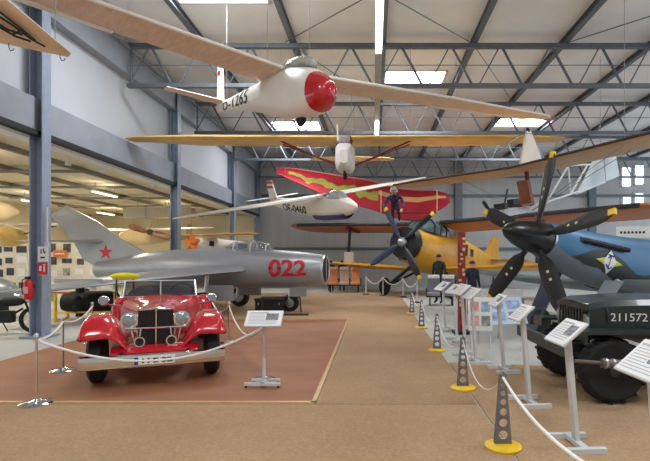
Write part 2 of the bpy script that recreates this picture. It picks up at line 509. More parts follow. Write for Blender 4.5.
# carpets
def flat(name, pts, z, h, m):
    return MB().prism([(x, y, z) for x, y in pts], (0, 0, h)).build(name, m, world=True)
XS = 1.13
tan1 = flat('carpet', [(-6.55, -4.6), (XS, -4.6), (XS, 5.24), (-6.55, 5.24)], -.01, .012, M_tan)
tag(tan1, 'tan carpet strip in the foreground, nearest the viewer', 'carpet', 'tan fitted carpets')
tan2 = flat('carpet', [(-0.63, 5.26), (XS, 5.26), (XS, 21.9), (-5.8, 21.9), (-5.8, 12.5), (-0.63, 12.5)], -.01, .012, M_tan)
tag(tan2, 'long tan carpet aisle running back beside the red-brown carpet', 'carpet', 'tan fitted carpets')
tan3 = flat('carpet', [(XS + .02, -4.6), (7.5, -4.6), (7.5, 6.3), (XS + .02, 7.35)], -.01, .012, M_tan)
tag(tan3, 'tan carpet under the jeep wheels on the right', 'carpet', 'tan fitted carpets')
t = thing('carpet', 'red-brown carpet with pale edging beneath the red car', 'carpet', (-3.2, 8.8, 0))
MB().prism([(-5.8, 5.33, -.01), (-.69, 5.33, -.01), (-.69, 12.4, -.01), (-5.8, 12.4, -.01)], (0, 0, .014)).build('pile', M_brown, t, world=True)
e = MB(); e.box((-3.24, 5.3, .003), (5.2, .05, .026)); e.box((-.665, 8.86, .003), (.05, 7.16, .026))
e.build('edging', M_gold, t, world=True)
# ================================================================== hanging gliders
M_cream = mat('cream_fabric', (240, 234, 222), .45, 0, .025, 1.5, coat=.2)
M_undershade = mat('tan_underside_shaded', (230, 204, 180), .6, 0, .06, 2.0, stretch=(1, 6, 1))  # tan browned in the colour to carry the shade under the wings
M_redgloss = mat('red_gloss', (190, 22, 34), .25, 0, .03, 3, coat=.6)
M_wood = wood_mat('varnished_wood', (208, 156, 104), (230, 186, 136), 2.0, (6, 1, 4), .45)
M_woodor = wood_mat('orange_brown_fabric', (176, 104, 58), (200, 128, 78), 1.5, (6, 1, 4), .5)
M_yel = mat('golden_yellow_fabric', (230, 192, 116), .5, 0, .06, 2)
M_dred = mat('dark_red_tube', (120, 34, 38), .45, 0, .04)
M_inkb = mat('black_paint', (26, 24, 26), .5, 0, 0)
M_lead = mat('dark_leading_edge', (70, 48, 40), .5, 0, .05)

# ---- 1: white glider with the red nose
t = thing('glider', 'white glider with red nose and black registration hanging nearest the viewer', 'glider',
          M=frame((-1.66, 8.93, 5.02), (.6, -.8), -5.0, 0, .85))
st = smooth_st([(1.96, .02, -.7, .02, .02), (1.93, .12, -.7, .12, .12), (1.84, .22, -.7, .23, .23), (1.62, .32, -.68, .36, .36), (1.3, .38, -.63, .47, .45), (.6, .39, -.55, .56, .5), (0, .37, -.45, .5, .5),
                (-1, .27, -.32, .36, .38), (-2.2, .17, -.2, .25, .26), (-3.4, .1, -.11, .17, .17), (-4.3, .05, -.05, .15, .13)])
F1 = Fus(st, 2.3)
mb = MB(); F1.mesh(mb, -4.3, 1.57, 28); mb.build('fuselage', M_cream, t)
mb = MB(); F1.mesh(mb, 1.57, 1.96, 28, grow=.004); mb.build('nose_cone', M_redgloss, t)
MB().ell((.62, 0, -.04), (.66, .27, .24), 20, 8, zmin=-.3).build('canopy', mat('canopy_glass', (206, 210, 202), .08, 0, 0, alpha=.4), t)
MB().tube([(.55, -.26, .0), (.55, -.2, .13), (.55, 0, .21), (.55, .2, .13), (.55, .26, .0)], .012, 6).build('canopy_frame', M_cream, t)
MB().box((.35, 0, -.12), (.25, .3, .4)).build('headrest', M_dark, t)
MB().box((.75, 0, -.06), (.7, .36, .04)).build('cockpit_opening', M_dark, t)
for s, L in ((-1, 7.2), (1, 9.9)):
    d = .075
    mb = MB()
    wing(mb, [((.42, s * .2, -.02), (-.85, s * .2, -.02)), ((.4, s * L * .5, d * L * .5), (-.78, s * L * .5, d * L * .5)), ((.3, s * L * .95, d * L * .95), (-.4, s * L * .95, d * L * .95)), ((.1, s * L, d * L), (-.25, s * L, d * L))], .13, under=1)
    w = mb.build('wing', [M_cream, M_undershade], t)
    MB().tube([(.41, s * .25, -.01), (.39, s * L * .5, d * L * .5 + .01), (.29, s * L * .95, d * L * .95 + .01)], .035, 8).build('leading_edge', M_cream, t)  # cream tube added to imitate the lit front edge
    mb = MB()
    a0, a1 = (.45, .92) if s < 0 else (.5, .92)
    def tez(q): return d * L * q - .032
    mb.prism([(-.62, s * L * a0, tez(a0) - .012), (-.86, s * L * a0, tez(a0)), (-.55, s * L * a1, tez(a1)), (-.36, s * L * a1, tez(a1) - .012)], (0, 0, .03))
    mb.build('aileron', M_cream, t)
    if s > 0:
        MB().ell((-.05, s * (L - .02), d * L), (.26, .35, .03), 14, 6).build('wing_tip', M_redgloss, t)
MB().prism([(-4.35, -.025, -.05), (-3.85, -.025, .0), (-4.08, -.025, 1.4), (-4.4, -.025, 1.4)], (0, .05, 0)).build('fin', M_cream, t)
f = MB().prism([(-4.3, -.04, .86), (-4.12, -.04, .86), (-4.12, -.04, .98), (-4.3, -.04, .98)], (0, .08, 0)).build('tail_badge', M_redgloss, t)
for s in (-1, 1):
    mb = MB(); wing(mb, [((-3.7, s * .04, .06), (-4.3, s * .04, .06)), ((-3.85, s * 1.5, .16), (-4.25, s * 1.5, .16))], .1, under=1); mb.build('stabilizer', [M_cream, M_undershade], t)
MB().lathe([(.0, -.05), (.13, -.05), (.16, -.02), (.16, .02), (.13, .05), (0, .05)], (.85, 0, -1.08), (0, 1, 0), 18).build('wheel', M_black, t)
MB().box((.85, 0, -.98), (.24, .14, .12)).build('wheel_fairing', M_cream, t)
text('D-1265', .62, M_inkb, t, fn=lambda u, v: F1.side(-3.65 + u, F1.at(-3.65 + u)[1] - .14 + v * (.6 + .25 * u), -1), name='registration_lettering', bold=.006, w=2.1, vstretch=.75)
wires(t, [(.2, -.5, 0), (.2, .5, 0), (-3.6, 0, .1)])

# ---- 2: wing end at the top left
t = thing('wing_panel', 'tan wooden wing end with black painted lettering in the top left corner', 'wing', P(30, 30, 5.2) + V((0, 0, 0)))
c = [P(71, 53, 5.6), P(68, 57, 5.75), P(0, -6, 4.4), P(0, 43, 5.3)]
def ext(a, b, k): return a + (b - a) * k
LE0, TE0 = c[0], c[1]; LE1, TE1 = ext(c[0], c[2], 2.0), ext(c[1], c[3], 2.0)
LEm, TEm = LE0.lerp(LE1, .35), TE0.lerp(TE1, .35)
mb = MB(); wing(mb, [(LE0, TE0), (LEm, TEm), (LE1, TE1)], .09, up=(0, 0, 1), under=1)
M_tanw = wood_mat('tan_wing_fabric', (232, 208, 170), (244, 224, 192), 1.6, (1, 3, 3), .5)
wp = mb.build('panel', [M_cream, M_tanw], t, world=True)
n = (LE1 - LE0).cross(TE1 - LE0).normalized()
if n.z > 0: n = -n
def wpt(a, b):   # a along span from tip 0..1, b along chord
    return LE0.lerp(LE1, a).lerp(TE0.lerp(TE1, a), b) + n * (.036 + .06 * a)
inv = t.matrix_basis.inverted()
for pts in ([(.27, .62), (.4, .42), (.56, .3)], [(.36, .66), (.45, .72), (.62, .62)], [(.2, .72), (.3, .66), (.42, .5), (.58, .45)], [(.36, .45), (.38, .6), (.42, .8)], [(.3, .78), (.4, .84), (.5, .76)]):
    MB().tube([inv @ wpt(q[0], q[1] * .72 - .04) for q in pts], .011, 6).build('painted_letter', M_inkb, t)
for q in ((.07, .75), (.44, .93)):
    p0 = wpt(*q) - n * (.045 + .05 * q[0]); MB().tube([p0, p0 - V((0, 0, .06)), p0 - V((-.02, 0, .1)), p0 - V((-.05, 0, .09)), p0 - V((-.06, 0, .07))], .005, 5).build('hook', M_dark, t, world=True)
for q in ((.12, .4), (.5, .5), (.8, .5)):
    p0 = wpt(*q) - n * .04; MB().tube([p0, V((p0.x, p0.y, 7.58))], .005, 5).build('suspension_wire', M_wire, t, world=True)

# ---- 3: yellow-winged glider seen head on
t = thing('glider', 'white open glider with long yellow wing seen from the front', 'glider', M=frame((-.78, 13.3, 4.74), (0, -1), 0, 0, .855))
F3 = Fus(smooth_st([(1.1, .12, -.6, .2, .2), (.9, .26, -.58, .38, .38), (.3, .31, -.52, .5, .46), (-.4, .27, -.45, .45, .42), (-1.6, .16, -.2, .3, .3), (-4.3, .05, .25, .12, .12)]), 3.4)
mb = MB(); F3.mesh(mb); mb.build('fuselage', mat('pale_grey_white_plywood', (226, 224, 220), .5, 0, .05, 3), t)
MB().box((.55, 0, .02), (.5, .34, .2)).build('windscreen', M_glass, t)
MB().box((-.1, 0, .02), (.7, .3, .34)).build('pylon', M_dred, t)
MB().ell((.25, .12, .08), (.13, .12, .15), 12, 8).build('headrest', M_dred, t)
MB().tube([(.5, -.22, 0), (.5, -.24, .52)], .025, 6).build('mast', M_cream, t)
MB().box((-.2, 0, .15), (.9, .5, .16)).build('wing_fairing', mat('pale_wood', (228, 204, 160), .5, 0, .05), t)
for s in (-1, 1):
    mb = MB(); wing(mb, [((.5, s * .2, .12), (-.9, s * .2, .16)), ((.5, s * 5, .14), (-.9, s * 5, .18)), ((.35, s * 6.6, .16), (-.5, s * 6.6, .2)), ((.2, s * 7.05, .17), (-.5, s * 7.05, .19))], .125, under=1)
    mb.build('wing', [M_yel, M_yel], t)
    MB().tube([(.2, s * .22, -.75), (.1, s * 2.1, .1)], .028, 6).build('strut', M_dred, t)
    MB().tube([(-.5, s * .2, -.6), (-.4, s * 2.1, .1)], .022, 6).build('strut', M_dred, t)
    mb = MB(); wing(mb, [((-4.0, s * .05, .45), (-4.9, s * .05, .45)), ((-4.2, s * 1.5, .45), (-4.8, s * 1.5, .45)), ((-4.4, s * 1.75, .45), (-4.7, s * 1.75, .45))], .1); mb.build('stabilizer', M_yel, t)
    MB().tube([(-4.3, s * 1.3, .45), (-3.2, s * .06, -.1)], .018, 5).build('tail_strut', M_dred, t)
MB().prism([(-4.2, -.03, .3), (-4.95, -.03, .2), (-4.95, -.03, 1.1), (-4.5, -.03, 1.15)], (0, .06, 0)).build('fin', M_cream, t)
MB().lathe([(0, -.05), (.14, -.05), (.18, 0), (.14, .05), (0, .05)], (.35, 0, -1.03), (0, 1, 0), 16).build('wheel', M_black, t)
MB().tube([(1.0, 0, -.86), (.6, 0, -1.02), (-.4, 0, -.98)], .035, 6).build('skid', M_dark, t)
wires(t, [(0, -2.1, .25), (0, 2.1, .25), (-3.9, 0, .4)])

# ---- 4: OE-0460
h4 = V((.6, -.8, 0))
t = thing('glider', 'cream glider with blue belly and registration on its side, one wing dipping left', 'glider', M=frame((-1.95, 18.0, 3.78), (.6, -.8), -5.5, 12.5))
F4 = Fus(smooth_st([(2.25, .02, -.24, .02, .02), (2.1, .14, -.24, .14, .16), (1.5, .3, -.22, .34, .36), (.8, .35, -.22, .44, .42), (0, .32, -.24, .34, .44), (-1.4, .22, -.25, .3, .37), (-3.2, .12, -.16, .24, .27), (-4.5, .05, -.05, .16, .14)]), 2.3)
mb = MB(); F4.mesh(mb, n=26); mb.build('fuselage', M_cream, t)
mb = MB()
rows = []
for i in range(13):
    x = -.5 + 2.2 * i / 12
    w_, zc_, u_, d_ = F4.at(x)
    row = []
    for k in range(9):
        a = -PI / 2 + (k - 4) / 4 * .95
        row.append(V((x, (w_ + .01) * math.cos(a) * 1.0, zc_ + (d_ + .1) * math.sin(a))))
    rows.append(row)
mb.grid(rows).build('belly_stripe', mat('navy_blue_paint', (44, 40, 110), .4, 0, .04), t, solid=.006)
MB().ell((.95, 0, .0), (.75, .28, .36), 18, 8, zmin=-.2).build('canopy', mat('grey_canopy', (150, 160, 162), .08, 0, 0, alpha=.55), t)
MB().tube([(.95, -.28, -.02), (.95, -.18, .26), (.95, 0, .35), (.95, .18, .26), (.95, .28, -.02)], .02, 6).build('canopy_frame', M_cream, t)
MB().box((.5, .0, .05), (.2, .3, .34)).build('seat', M_red, t)
for s in (-1, 1):
    mb = MB(); wing(mb, [((.45, s * .15, .12), (-.75, s * .15, .14)), ((.4, s * 3, .16), (-.6, s * 3, .17)), ((.15, s * 5.2, .2), (-.3, s * 5.2, .2)), ((.05, s * 5.35, .2), (-.2, s * 5.35, .2))], .13)
    mb.build('wing', M_cream, t)
    mb = MB(); wing(mb, [((-3.9, s * .04, .12), (-4.5, s * .04, .12)), ((-4.1, s * 1.2, .12), (-4.45, s * 1.2, .12))], .1); mb.build('stabilizer', M_cream, t)
MB().prism([(-4.55, -.03, -.1), (-3.8, -.03, .05), (-4.1, -.03, .85), (-4.6, -.03, .85)], (0, .06, 0)).build('fin', M_cream, t)
for z0 in (.52, .72):
    MB().prism([(-4.6, -.045, z0), (-4.02, -.045, z0), (-4.06, -.045, z0 + .11), (-4.61, -.045, z0 + .11)], (0, .09, 0)).build('red_band', M_red, t)
text('OE-0460', .42, M_inkb, t, fn=lambda u, v: F4.side(-3.15 + u, F4.at(-3.15 + u)[1] - .27 + v, -1), name='registration_lettering', bold=.008, w=2.25, vstretch=1.05)
wires(t, [(0, -1.5, .2), (0, 1.5, .2), (-3.9, 0, .15)])

# ---- 5: red hang glider sail with its pilot
M_sail = [mat('red_sailcloth', (156, 22, 38), .6, 0, .05, 3), mat('yellow_green_sailcloth', (150, 150, 64), .6, 0, .06, 3), mat('sand_sailcloth', (206, 150, 96), .6, 0, .05, 3)]
t = thing('hang_glider', 'red hang glider sail with a wavy yellow-green stripe by the back wall', 'hang glider', P(385, 190, 22.0))
top = [(276, 169), (283, 168), (300, 170), (325, 174), (350, 178), (370, 181), (385, 186), (402, 190), (420, 191), (438, 191), (447, 194), (450, 199)]
bot = [(277, 174), (285, 177), (300, 184), (325, 196), (350, 204), (370, 209), (385, 214), (402, 220), (418, 221), (433, 214), (446, 206), (450, 202)]
def interp(poly, x):
    for a, b in zip(poly, poly[1:]):
        if x <= b[0]: return a[1] + (b[1] - a[1]) * (x - a[0]) / max(b[0] - a[0], 1e-6)
    return poly[-1][1]
NX, NY = 174, 44
rows = []; PX = []
for i in range(NX + 1):
    x = 276.5 + (450 - 276.5) * i / NX; PX.append(x)
    a, b = interp(top, x), interp(bot, x)
    rows.append([P(x, a + (b - a) * j / NY, 24.5 - 1.6 * (j / NY) - .25 * math.sin(PI * j / NY)) for j in range(NY + 1)])
def stripe(i, j):
    x, v = PX[i], (j + .5) / NY
    lo = .34 + .07 * math.sin(x * .21) + .03 * math.sin(x * .6); hi = lo + .27 + .06 * math.sin(x * .37 + 1)
    if x < 288 or x > 446: return 0
    if x > 378: return 2 if .22 < v < .38 else 0
    return 1 if lo < v < hi else 0
MB().grid(rows, stripe).build('sail', M_sail, t, world=True, solid=.03)
tube = [rows[i][0] + V((0, 0, .03)) for i in range(0, NX + 1, 12)]
MB().tube(tube, .035, 8).build('leading_edge_tube', mat('pale_red_sleeve', (214, 120, 116), .5, 0, 0), t, world=True)
for px in (381, 437):
    a = P(px, 190, 21.6); b = P(px, 213, 21.2)
    MB().tube([a, b], .02, 6).build('control_frame_tube', mat('pale_wood_tube', (226, 190, 140), .5, 0, 0), t, world=True)
MB().tube([P(381, 213, 21.2), P(437, 213, 21.2)], .02, 6).build('control_bar', M_dark, t, world=True)
MB().tube([P(391, 188, 24.2), P(391, 183, 21.2)], .025, 6).build('keel_tube', M_alu, t, world=True)
for px in (300, 385, 440):
    a = P(px, interp(top, px), 24.5); MB().tube([a, V((a.x, a.y, 7.58))], .006, 5).build('suspension_wire', M_wire, t, world=True)

# ---- 6: primary glider with open frame
t = thing('glider', 'open-frame training glider with broad tan wing and pale lattice tail, hung on the right', 'glider', M=frame((3.86, 12.09, 3.9), (-.8, -.6), -10, 0, .93))
for s in (-1, 1):
    L = 5.4
    mb = MB(); up = .1 if s > 0 else -.03
    k = .03 if s < 0 else .055
    wing(mb, [((.75, 0, 0), (-.75, 0, -.2)), ((.75, s * 3.2, k * 3.2), (-.75, s * 3.2, k * 3.2 - .2)), ((.6, s * 5, k * 5), (-.5, s * 5, k * 5 - .16)), ((.4, s * L, k * L), (-.3, s * L, k * L - .1))], .1, under=1)
    mb.build('wing', [M_wood, M_wood], t)
    MB().tube([(.73, 0, .02), (.73, s * 3.2, k * 3.2 + .02), (.58, s * 5, k * 5 + .01)], .035, 6).build('leading_edge', M_lead, t)
    for x in (.5, -.4):
        MB().tube([(x, s * 3.0, k * 3), (0.1, s * .05, -1.2)], .008, 5).build('bracing_wire', M_wire, t)
        MB().tube([(x, s * 2.6, k * 2.6), (0, s * .02, .9)], .006, 5).build('bracing_wire', M_wire, t)
pylon = MB(); pylon.prism([(.35, -.03, 0), (-.75, -.03, 0), (-.3, -.03, .95), (-.12, -.03, .95)], (0, .06, 0)); pylon.build('king_post', M_cream, t)
MB().ell((-.2, 0, .97), (.07, .05, .07), 10, 6).build('pulley', M_dark, t)
boat = MB(); boat.box((.55, 0, -1.12), (2.1, .12, .2)); boat.build('keel_beam', mat('pale_grey_beam', (196, 196, 198), .5, 0, .05), t)
MB().tube([(1.95, 0, -.75), (1.75, 0, -1.0), (1.4, 0, -1.05), (.8, 0, -1.3), (-.2, 0, -1.05)], .045, 8).build('skid', M_dark, t)
MB().box((.2, 0, -.7), (.12, .34, .7), Matrix.Rotation(.15, 3, 'Y')).build('seat_back', mat('brown_leather', (140, 84, 54), .55, 0, .08), t)
MB().box((.45, 0, -1.0), (.5, .42, .06)).build('seat', mat('brown_leather', (140, 84, 54), .55, 0, .08), t)
MB().tube([(0.05, 0, -1.1), (0.05, 0, 0)], .06, 8).build('front_strut', M_dred, t)
MB().tube([(1.2, 0, -1.0), (1.0, 0, -.62), (.95, .0, -.52)], .025, 6).build('control_stick', M_dark, t)
MB().box((1.3, 0, -.94), (.14, .34, .16)).build('pedal', M_dark, t)
MB().box((.75, 0, -.9), (.3, .2, .2)).build('harness', M_dark, t)
for pts in ([(-.7, 0, -.05), (-4.0, 0, -.15)], [(-.7, 0, -1.05), (-4.0, 0, -.75)], [(-.7, 0, -1.05), (-.7, 0, -.05)], [(-.7, 0, -1.05), (-2.0, 0, -.1)], [(-2.0, 0, -.92), (-2.0, 0, -.1)], [(-2.0, 0, -.92), (-3.1, 0, -.12)]):
    MB().tube(pts, .03, 6).build('frame_tube', M_white, t)
M_pale = mat('pale_blue_fabric', (206, 216, 220), .5, 0, .03, 2)
MB().prism([(-2.3, -.02, -.98), (-4.05, -.02, -.76), (-4.05, -.02, .05), (-3.5, -.02, .05)], (0, .04, 0)).build('fin', M_pale, t)
MB().prism([(-4.1, -.025, -.72), (-5.0, -.025, -.62), (-4.85, -.025, .12), (-4.1, -.025, .12)], (0, .05, 0)).build('rudder', M_pale, t)
MB().prism([(-4.05, -.03, .16), (-4.75, -.03, .16), (-4.65, -.03, .38), (-4.1, -.03, .3)], (0, .06, 0)).build('flag_panel', M_yel, t)
MB().prism([(-4.05, -.035, .34), (-4.7, -.035, .34), (-4.6, -.035, .5), (-4.15, -.035, .45)], (0, .07, 0)).build('flag_panel', M_red, t)
for s in (-1, 1):
    mb = MB(); wing(mb, [((-3.6, s * .03, .1), (-4.5, s * .03, .1)), ((-3.8, s * 1.5, .13), (-4.4, s * 1.5, .13))], .06); mb.build('stabilizer', M_cream, t)
wires(t, [(0, -2.6, .1), (0, 2.6, .15), (-3.9, 0, .1)])
# ================================================================== aircraft on the floor
def blade(mb, root, tip, w, n, twist=.6):
    """propeller blade from root to tip; n = axis of rotation"""
    root, tip, n = V(root), V(tip), V(n).normalized()
    d = (tip - root); L = d.length; d.normalize(); s = d.cross(n).normalized()
    rings = []
    for k in range(11):
        q = k / 10
        ww = w * (.5 + .5 * min(1, q * 3)) * (1 if q < .75 else max(.25, 1 - ((q - .75) / .25) ** 2 * .72))
        th = .075 * w / .28 * (1 - .7 * q) + .012
        if q < .12: ww = th * 1.2
        a = twist * (1 - q * .8)
        ca = s * math.cos(a) + n * math.sin(a); cn = n * math.cos(a) - s * math.sin(a)
        c = root + d * L * q
        rings.append([c + ca * ww * .5 * math.cos(2 * PI * m / 10) + cn * th * .5 * math.sin(2 * PI * m / 10) for m in range(10)])
    mb.loft(rings)
    return rings

# ---- silver jet 022
M_silver = mat('silver_grey_paint', (158, 162, 169), .38, .35, .04, 2)
M_silver2 = mat('dull_silver_paint', (160, 162, 164), .45, .3, .04, 2)
t = thing('jet_fighter', 'silver swept-wing jet fighter with red star on its tail and red numerals on its nose', 'jet', M=frame((-1.46, 14.2, 1.26), (.99, -.143)))
FJ = Fus(smooth_st([(0, .43, 0, .43, .43), (-.5, .5, 0, .5, .5), (-1.2, .56, .0, .56, .55), (-2.5, .61, .02, .62, .58), (-4, .6, .02, .6, .55), (-5.5, .5, .02, .52, .46), (-7, .34, -.02, .3, .3), (-7.35, .3, -.02, .26, .26)]))
mb = MB(); FJ.mesh(mb, n=32); mb.build('fuselage', M_silver, t)
MB().lathe([(.43, -.02), (.445, .02), (.43, .05), (.39, .03), (.36, -.1), (.3, -.1)], (0, 0, 0), (1, 0, 0), 28).build('intake_lip', M_alu, t)
MB().lathe([(.0, .04), (.37, .04)], (0, 0, 0), (1, 0, 0), 24, False).build('intake_duct', M_black, t)
MB().box((.05, 0, 0), (.02, .05, .76)).build('intake_splitter', M_silver, t)
MB().ell((-2.35, 0, .5), (.85, .32, .38), 20, 8, zmin=-.1).build('canopy', mat('tinted_canopy', (150, 160, 165), .08, 0, 0, alpha=.4), t)
for x, k in ((-1.75, .72), (-2.2, .98), (-2.75, .88)):
    MB().tube([(x, .33 * k, .5), (x, .22 * k, .5 + .29 * k), (x, 0, .5 + .385 * k), (x, -.22 * k, .5 + .29 * k), (x, -.33 * k, .5)], .022, 6).build('canopy_frame', M_lightgrey, t)
MB().box((-2.55, 0, .58), (.16, .34, .4)).build('ejection_seat', M_dark, t)
text('022', .62, mat('red_numerals', (196, 34, 48), .5, 0, .03), t, fn=lambda u, v: (lambda a: V((-1.52 + u, -(FJ.at(-1.52 + u)[0] + .008) * math.cos(a), (FJ.at(-1.52 + u)[2] + .008) * math.sin(a))))((v - .2) / .56), name='numerals', bold=.02, w=1.1, vstretch=1.08, cuts=10)
fin = [(-9.05, 1.72), (-8.5, 2.02), (-7.4, 1.5), (-6.6, .95), (-5.6, .45), (-5.6, .3), (-7.5, .1), (-7.9, .3), (-8.2, .82)]
MB().prism([(x, -.05, z) for x, z in fin], (0, .1, 0)).build('fin', M_silver2, t, bevel=.02)
for s in (-1, 1):
    mb = MB(); wing(mb, [((-7.15, s * .04, .84), (-8.2, s * .04, .84)), ((-8.25, s * 1.6, .84), (-8.75, s * 1.6, .84))], .09); mb.build('stabilizer', M_silver2, t)
    mb = MB(); wing(mb, [((-2.1, s * .5, -.02), (-4.7, s * .5, -.02)), ((-3.8, s * 2.6, -.2), (-5.6, s * 2.6, -.2)), ((-5.45, s * 4.25, -.42), (-6.5, s * 4.25, -.42)), ((-5.75, s * 4.36, -.43), (-6.45, s * 4.36, -.43))], .1); mb.build('wing', M_silver, t)
    for q in (.45, .72):
        p0 = V((-2.1 - 3.35 * q, s * (.5 + 4 * q), -.02 - .4 * q))
        MB().box(p0 + V((-.75, 0, .09)), (1.3, .02, .1)).build('wing_fence', M_silver2, t)
star = []
for k in range(10):
    a = PI / 2 + k * PI / 5; r = .25 if k % 2 == 0 else .1
    star.append((-7.08 + r * math.cos(a), -.06, .52 + r * math.sin(a)))
MB().prism(star, (0, .02, 0)).build('red_star', M_red, t)
# gear
def jwheel(x, y, z, r, w, nm='wheel'):
    o = MB().lathe([(0, -w / 2), (r * .85, -w / 2), (r, -w / 4), (r, w / 4), (r * .85, w / 2), (0, w / 2)], (x, y, z), (0, 1, 0), 22).build(nm, M_black, t)
    MB().lathe([(0, -w / 2 - .02), (r * .5, -w / 2 - .02), (r * .55, -w / 2 + .01)], (x, y, z), (0, 1, 0), 18).build('hub', M_alu, o)
jwheel(-1.05, 0, -1.0, .26, .16)
MB().tube([(-1.05, .13, -1.0), (-1.05, .13, -.7), (-1.0, 0, -.45)], .035, 8).build('nose_leg', M_alu, t)
MB().tube([(-1.05, -.13, -1.0), (-1.05, -.13, -.7), (-1.0, 0, -.5)], .03, 8).build('nose_leg', M_alu, t)
MB().box((-.75, -.2, -.66), (.5, .02, .26)).build('nose_gear_door', M_silver, t)
for s in (-1, 1):
    jwheel(-3.2, s * 1.25, -.94, .32, .2)
    MB().tube([(-3.2, s * 1.1, -.94), (-3.15, s * 1.05, -.15)], .06, 8).build('main_leg', M_alu, t)
    MB().box((-2.75, s * 1.02, -.65), (.75, .03, .44), Matrix.Rotation(.1, 3, 'X')).build('gear_door', M_silver, t)
MB().tube([(-5.9, -4.33, -.43), (-4.7, -4.33, -.43)], .02, 6).build('pitot_tube', M_red, t)
# tow bar and box by the nose wheel
tb = thing('tow_bar', 'grey tow bar frame on the floor at the jet nose wheel', 'tow bar', (-2.6, 13.5, 0))
MB().tube([P(262, 312, 13.6), P(262, 297, 13.6), P(300, 297, 13.6), P(301, 312, 13.6)], .025, 6).build('bar', M_dark, tb, world=True)
a = P(276, 312, 13.35)
MB().tube([V((a.x - .5, 13.35, .03)), V((a.x + .9, 13.35, .03))], .03, 6).build('ground_rail', M_dark, tb, world=True)
bx = thing('crate', 'black equipment crate on the floor under the jet nose', 'crate', (P(275, 312, 14.1).x - .14, 14.15, 0))
MB().box((0, 0, .2), (.82, .45, .34)).build('body', M_black, bx, bevel=.02)
MB().box((0, 0, .39), (.86, .48, .04)).build('lid', M_dark, bx)
for x in (-.3, .3): MB().tube([(x, -.25, .3), (x, -.27, .27), (x, -.25, .24)], .012, 5).build('latch', M_alu, bx)

# ---- yellow biplane with four blades
M_by = mat('yellow_aircraft_paint', (222, 164, 44), .42, 0, .05, 2, coat=.2)
t = thing('biplane', 'yellow biplane with brown upper wings and four blue-grey propeller blades', 'biplane', M=frame((1.15, 19.0, 2.22), (-.6, -.8), 9))
FB = Fus(smooth_st([(-.35, .66, 0, .66, .66), (-.9, .72, -.03, .7, .74), (-2.0, .84, -.02, .84, .9), (-3.2, .86, .05, .95, .98), (-5.0, .68, .2, .8, .85), (-7.0, .4, .35, .55, .55), (-9.0, .12, .5, .3, .25)]), 2.6)
mb = MB(); FB.mesh(mb, n=28); mb.build('fuselage', M_by, t)
MB().lathe([(.56, .0), (.62, .02), (.65, -.06), (.67, -.4), (.52, -.4)], (0, 0, 0), (1, 0, 0), 28).build('cowling_ring', M_dark, t)
MB().lathe([(0, -.2), (.52, -.2), (.52, -.26), (0, -.26)], (0, 0, 0), (1, 0, 0), 24).build('engine_plate', M_black, t)
for k in range(9):
    a = 2 * PI * k / 9
    MB().tube([(-.1, .2 * math.cos(a), .2 * math.sin(a)), (-.1, .54 * math.cos(a), .54 * math.sin(a))], .075, 8).build('engine_cylinder', mat('grey_cylinder', (96, 98, 104), .4, .5, .06), t)
hub = MB(); hub.lathe([(.2, -.1), (.2, .1), (.12, .22), (.05, .3), (0, .32)], (0, 0, 0), (1, 0, 0), 18); hub.build('propeller_hub', M_alu, t)
M_blade = mat('blue_grey_blade', (66, 78, 112), .35, .2, .04)
M_bladed = mat('dark_blade', (34, 36, 44), .35, .2, .04)
for k, a in enumerate((124, 40, 304, 213)):
    a = math.radians(a); d = V((0, math.cos(a), math.sin(a)))
    mb = MB(); blade(mb, V((.08, 0, 0)) + d * .12, V((.08, 0, 0)) + d * 1.72, .27, (1, 0, 0), .5)
    b = mb.build('propeller_blade', M_blade if k in (0, 3) else M_bladed, t)
    c = V((.08, 0, 0)) + d * 1.66
    if k != 3: MB().box(c, (.05, .15, .14), Matrix.Rotation(a, 3, 'X')).build('yellow_tip', M_yellow, b)
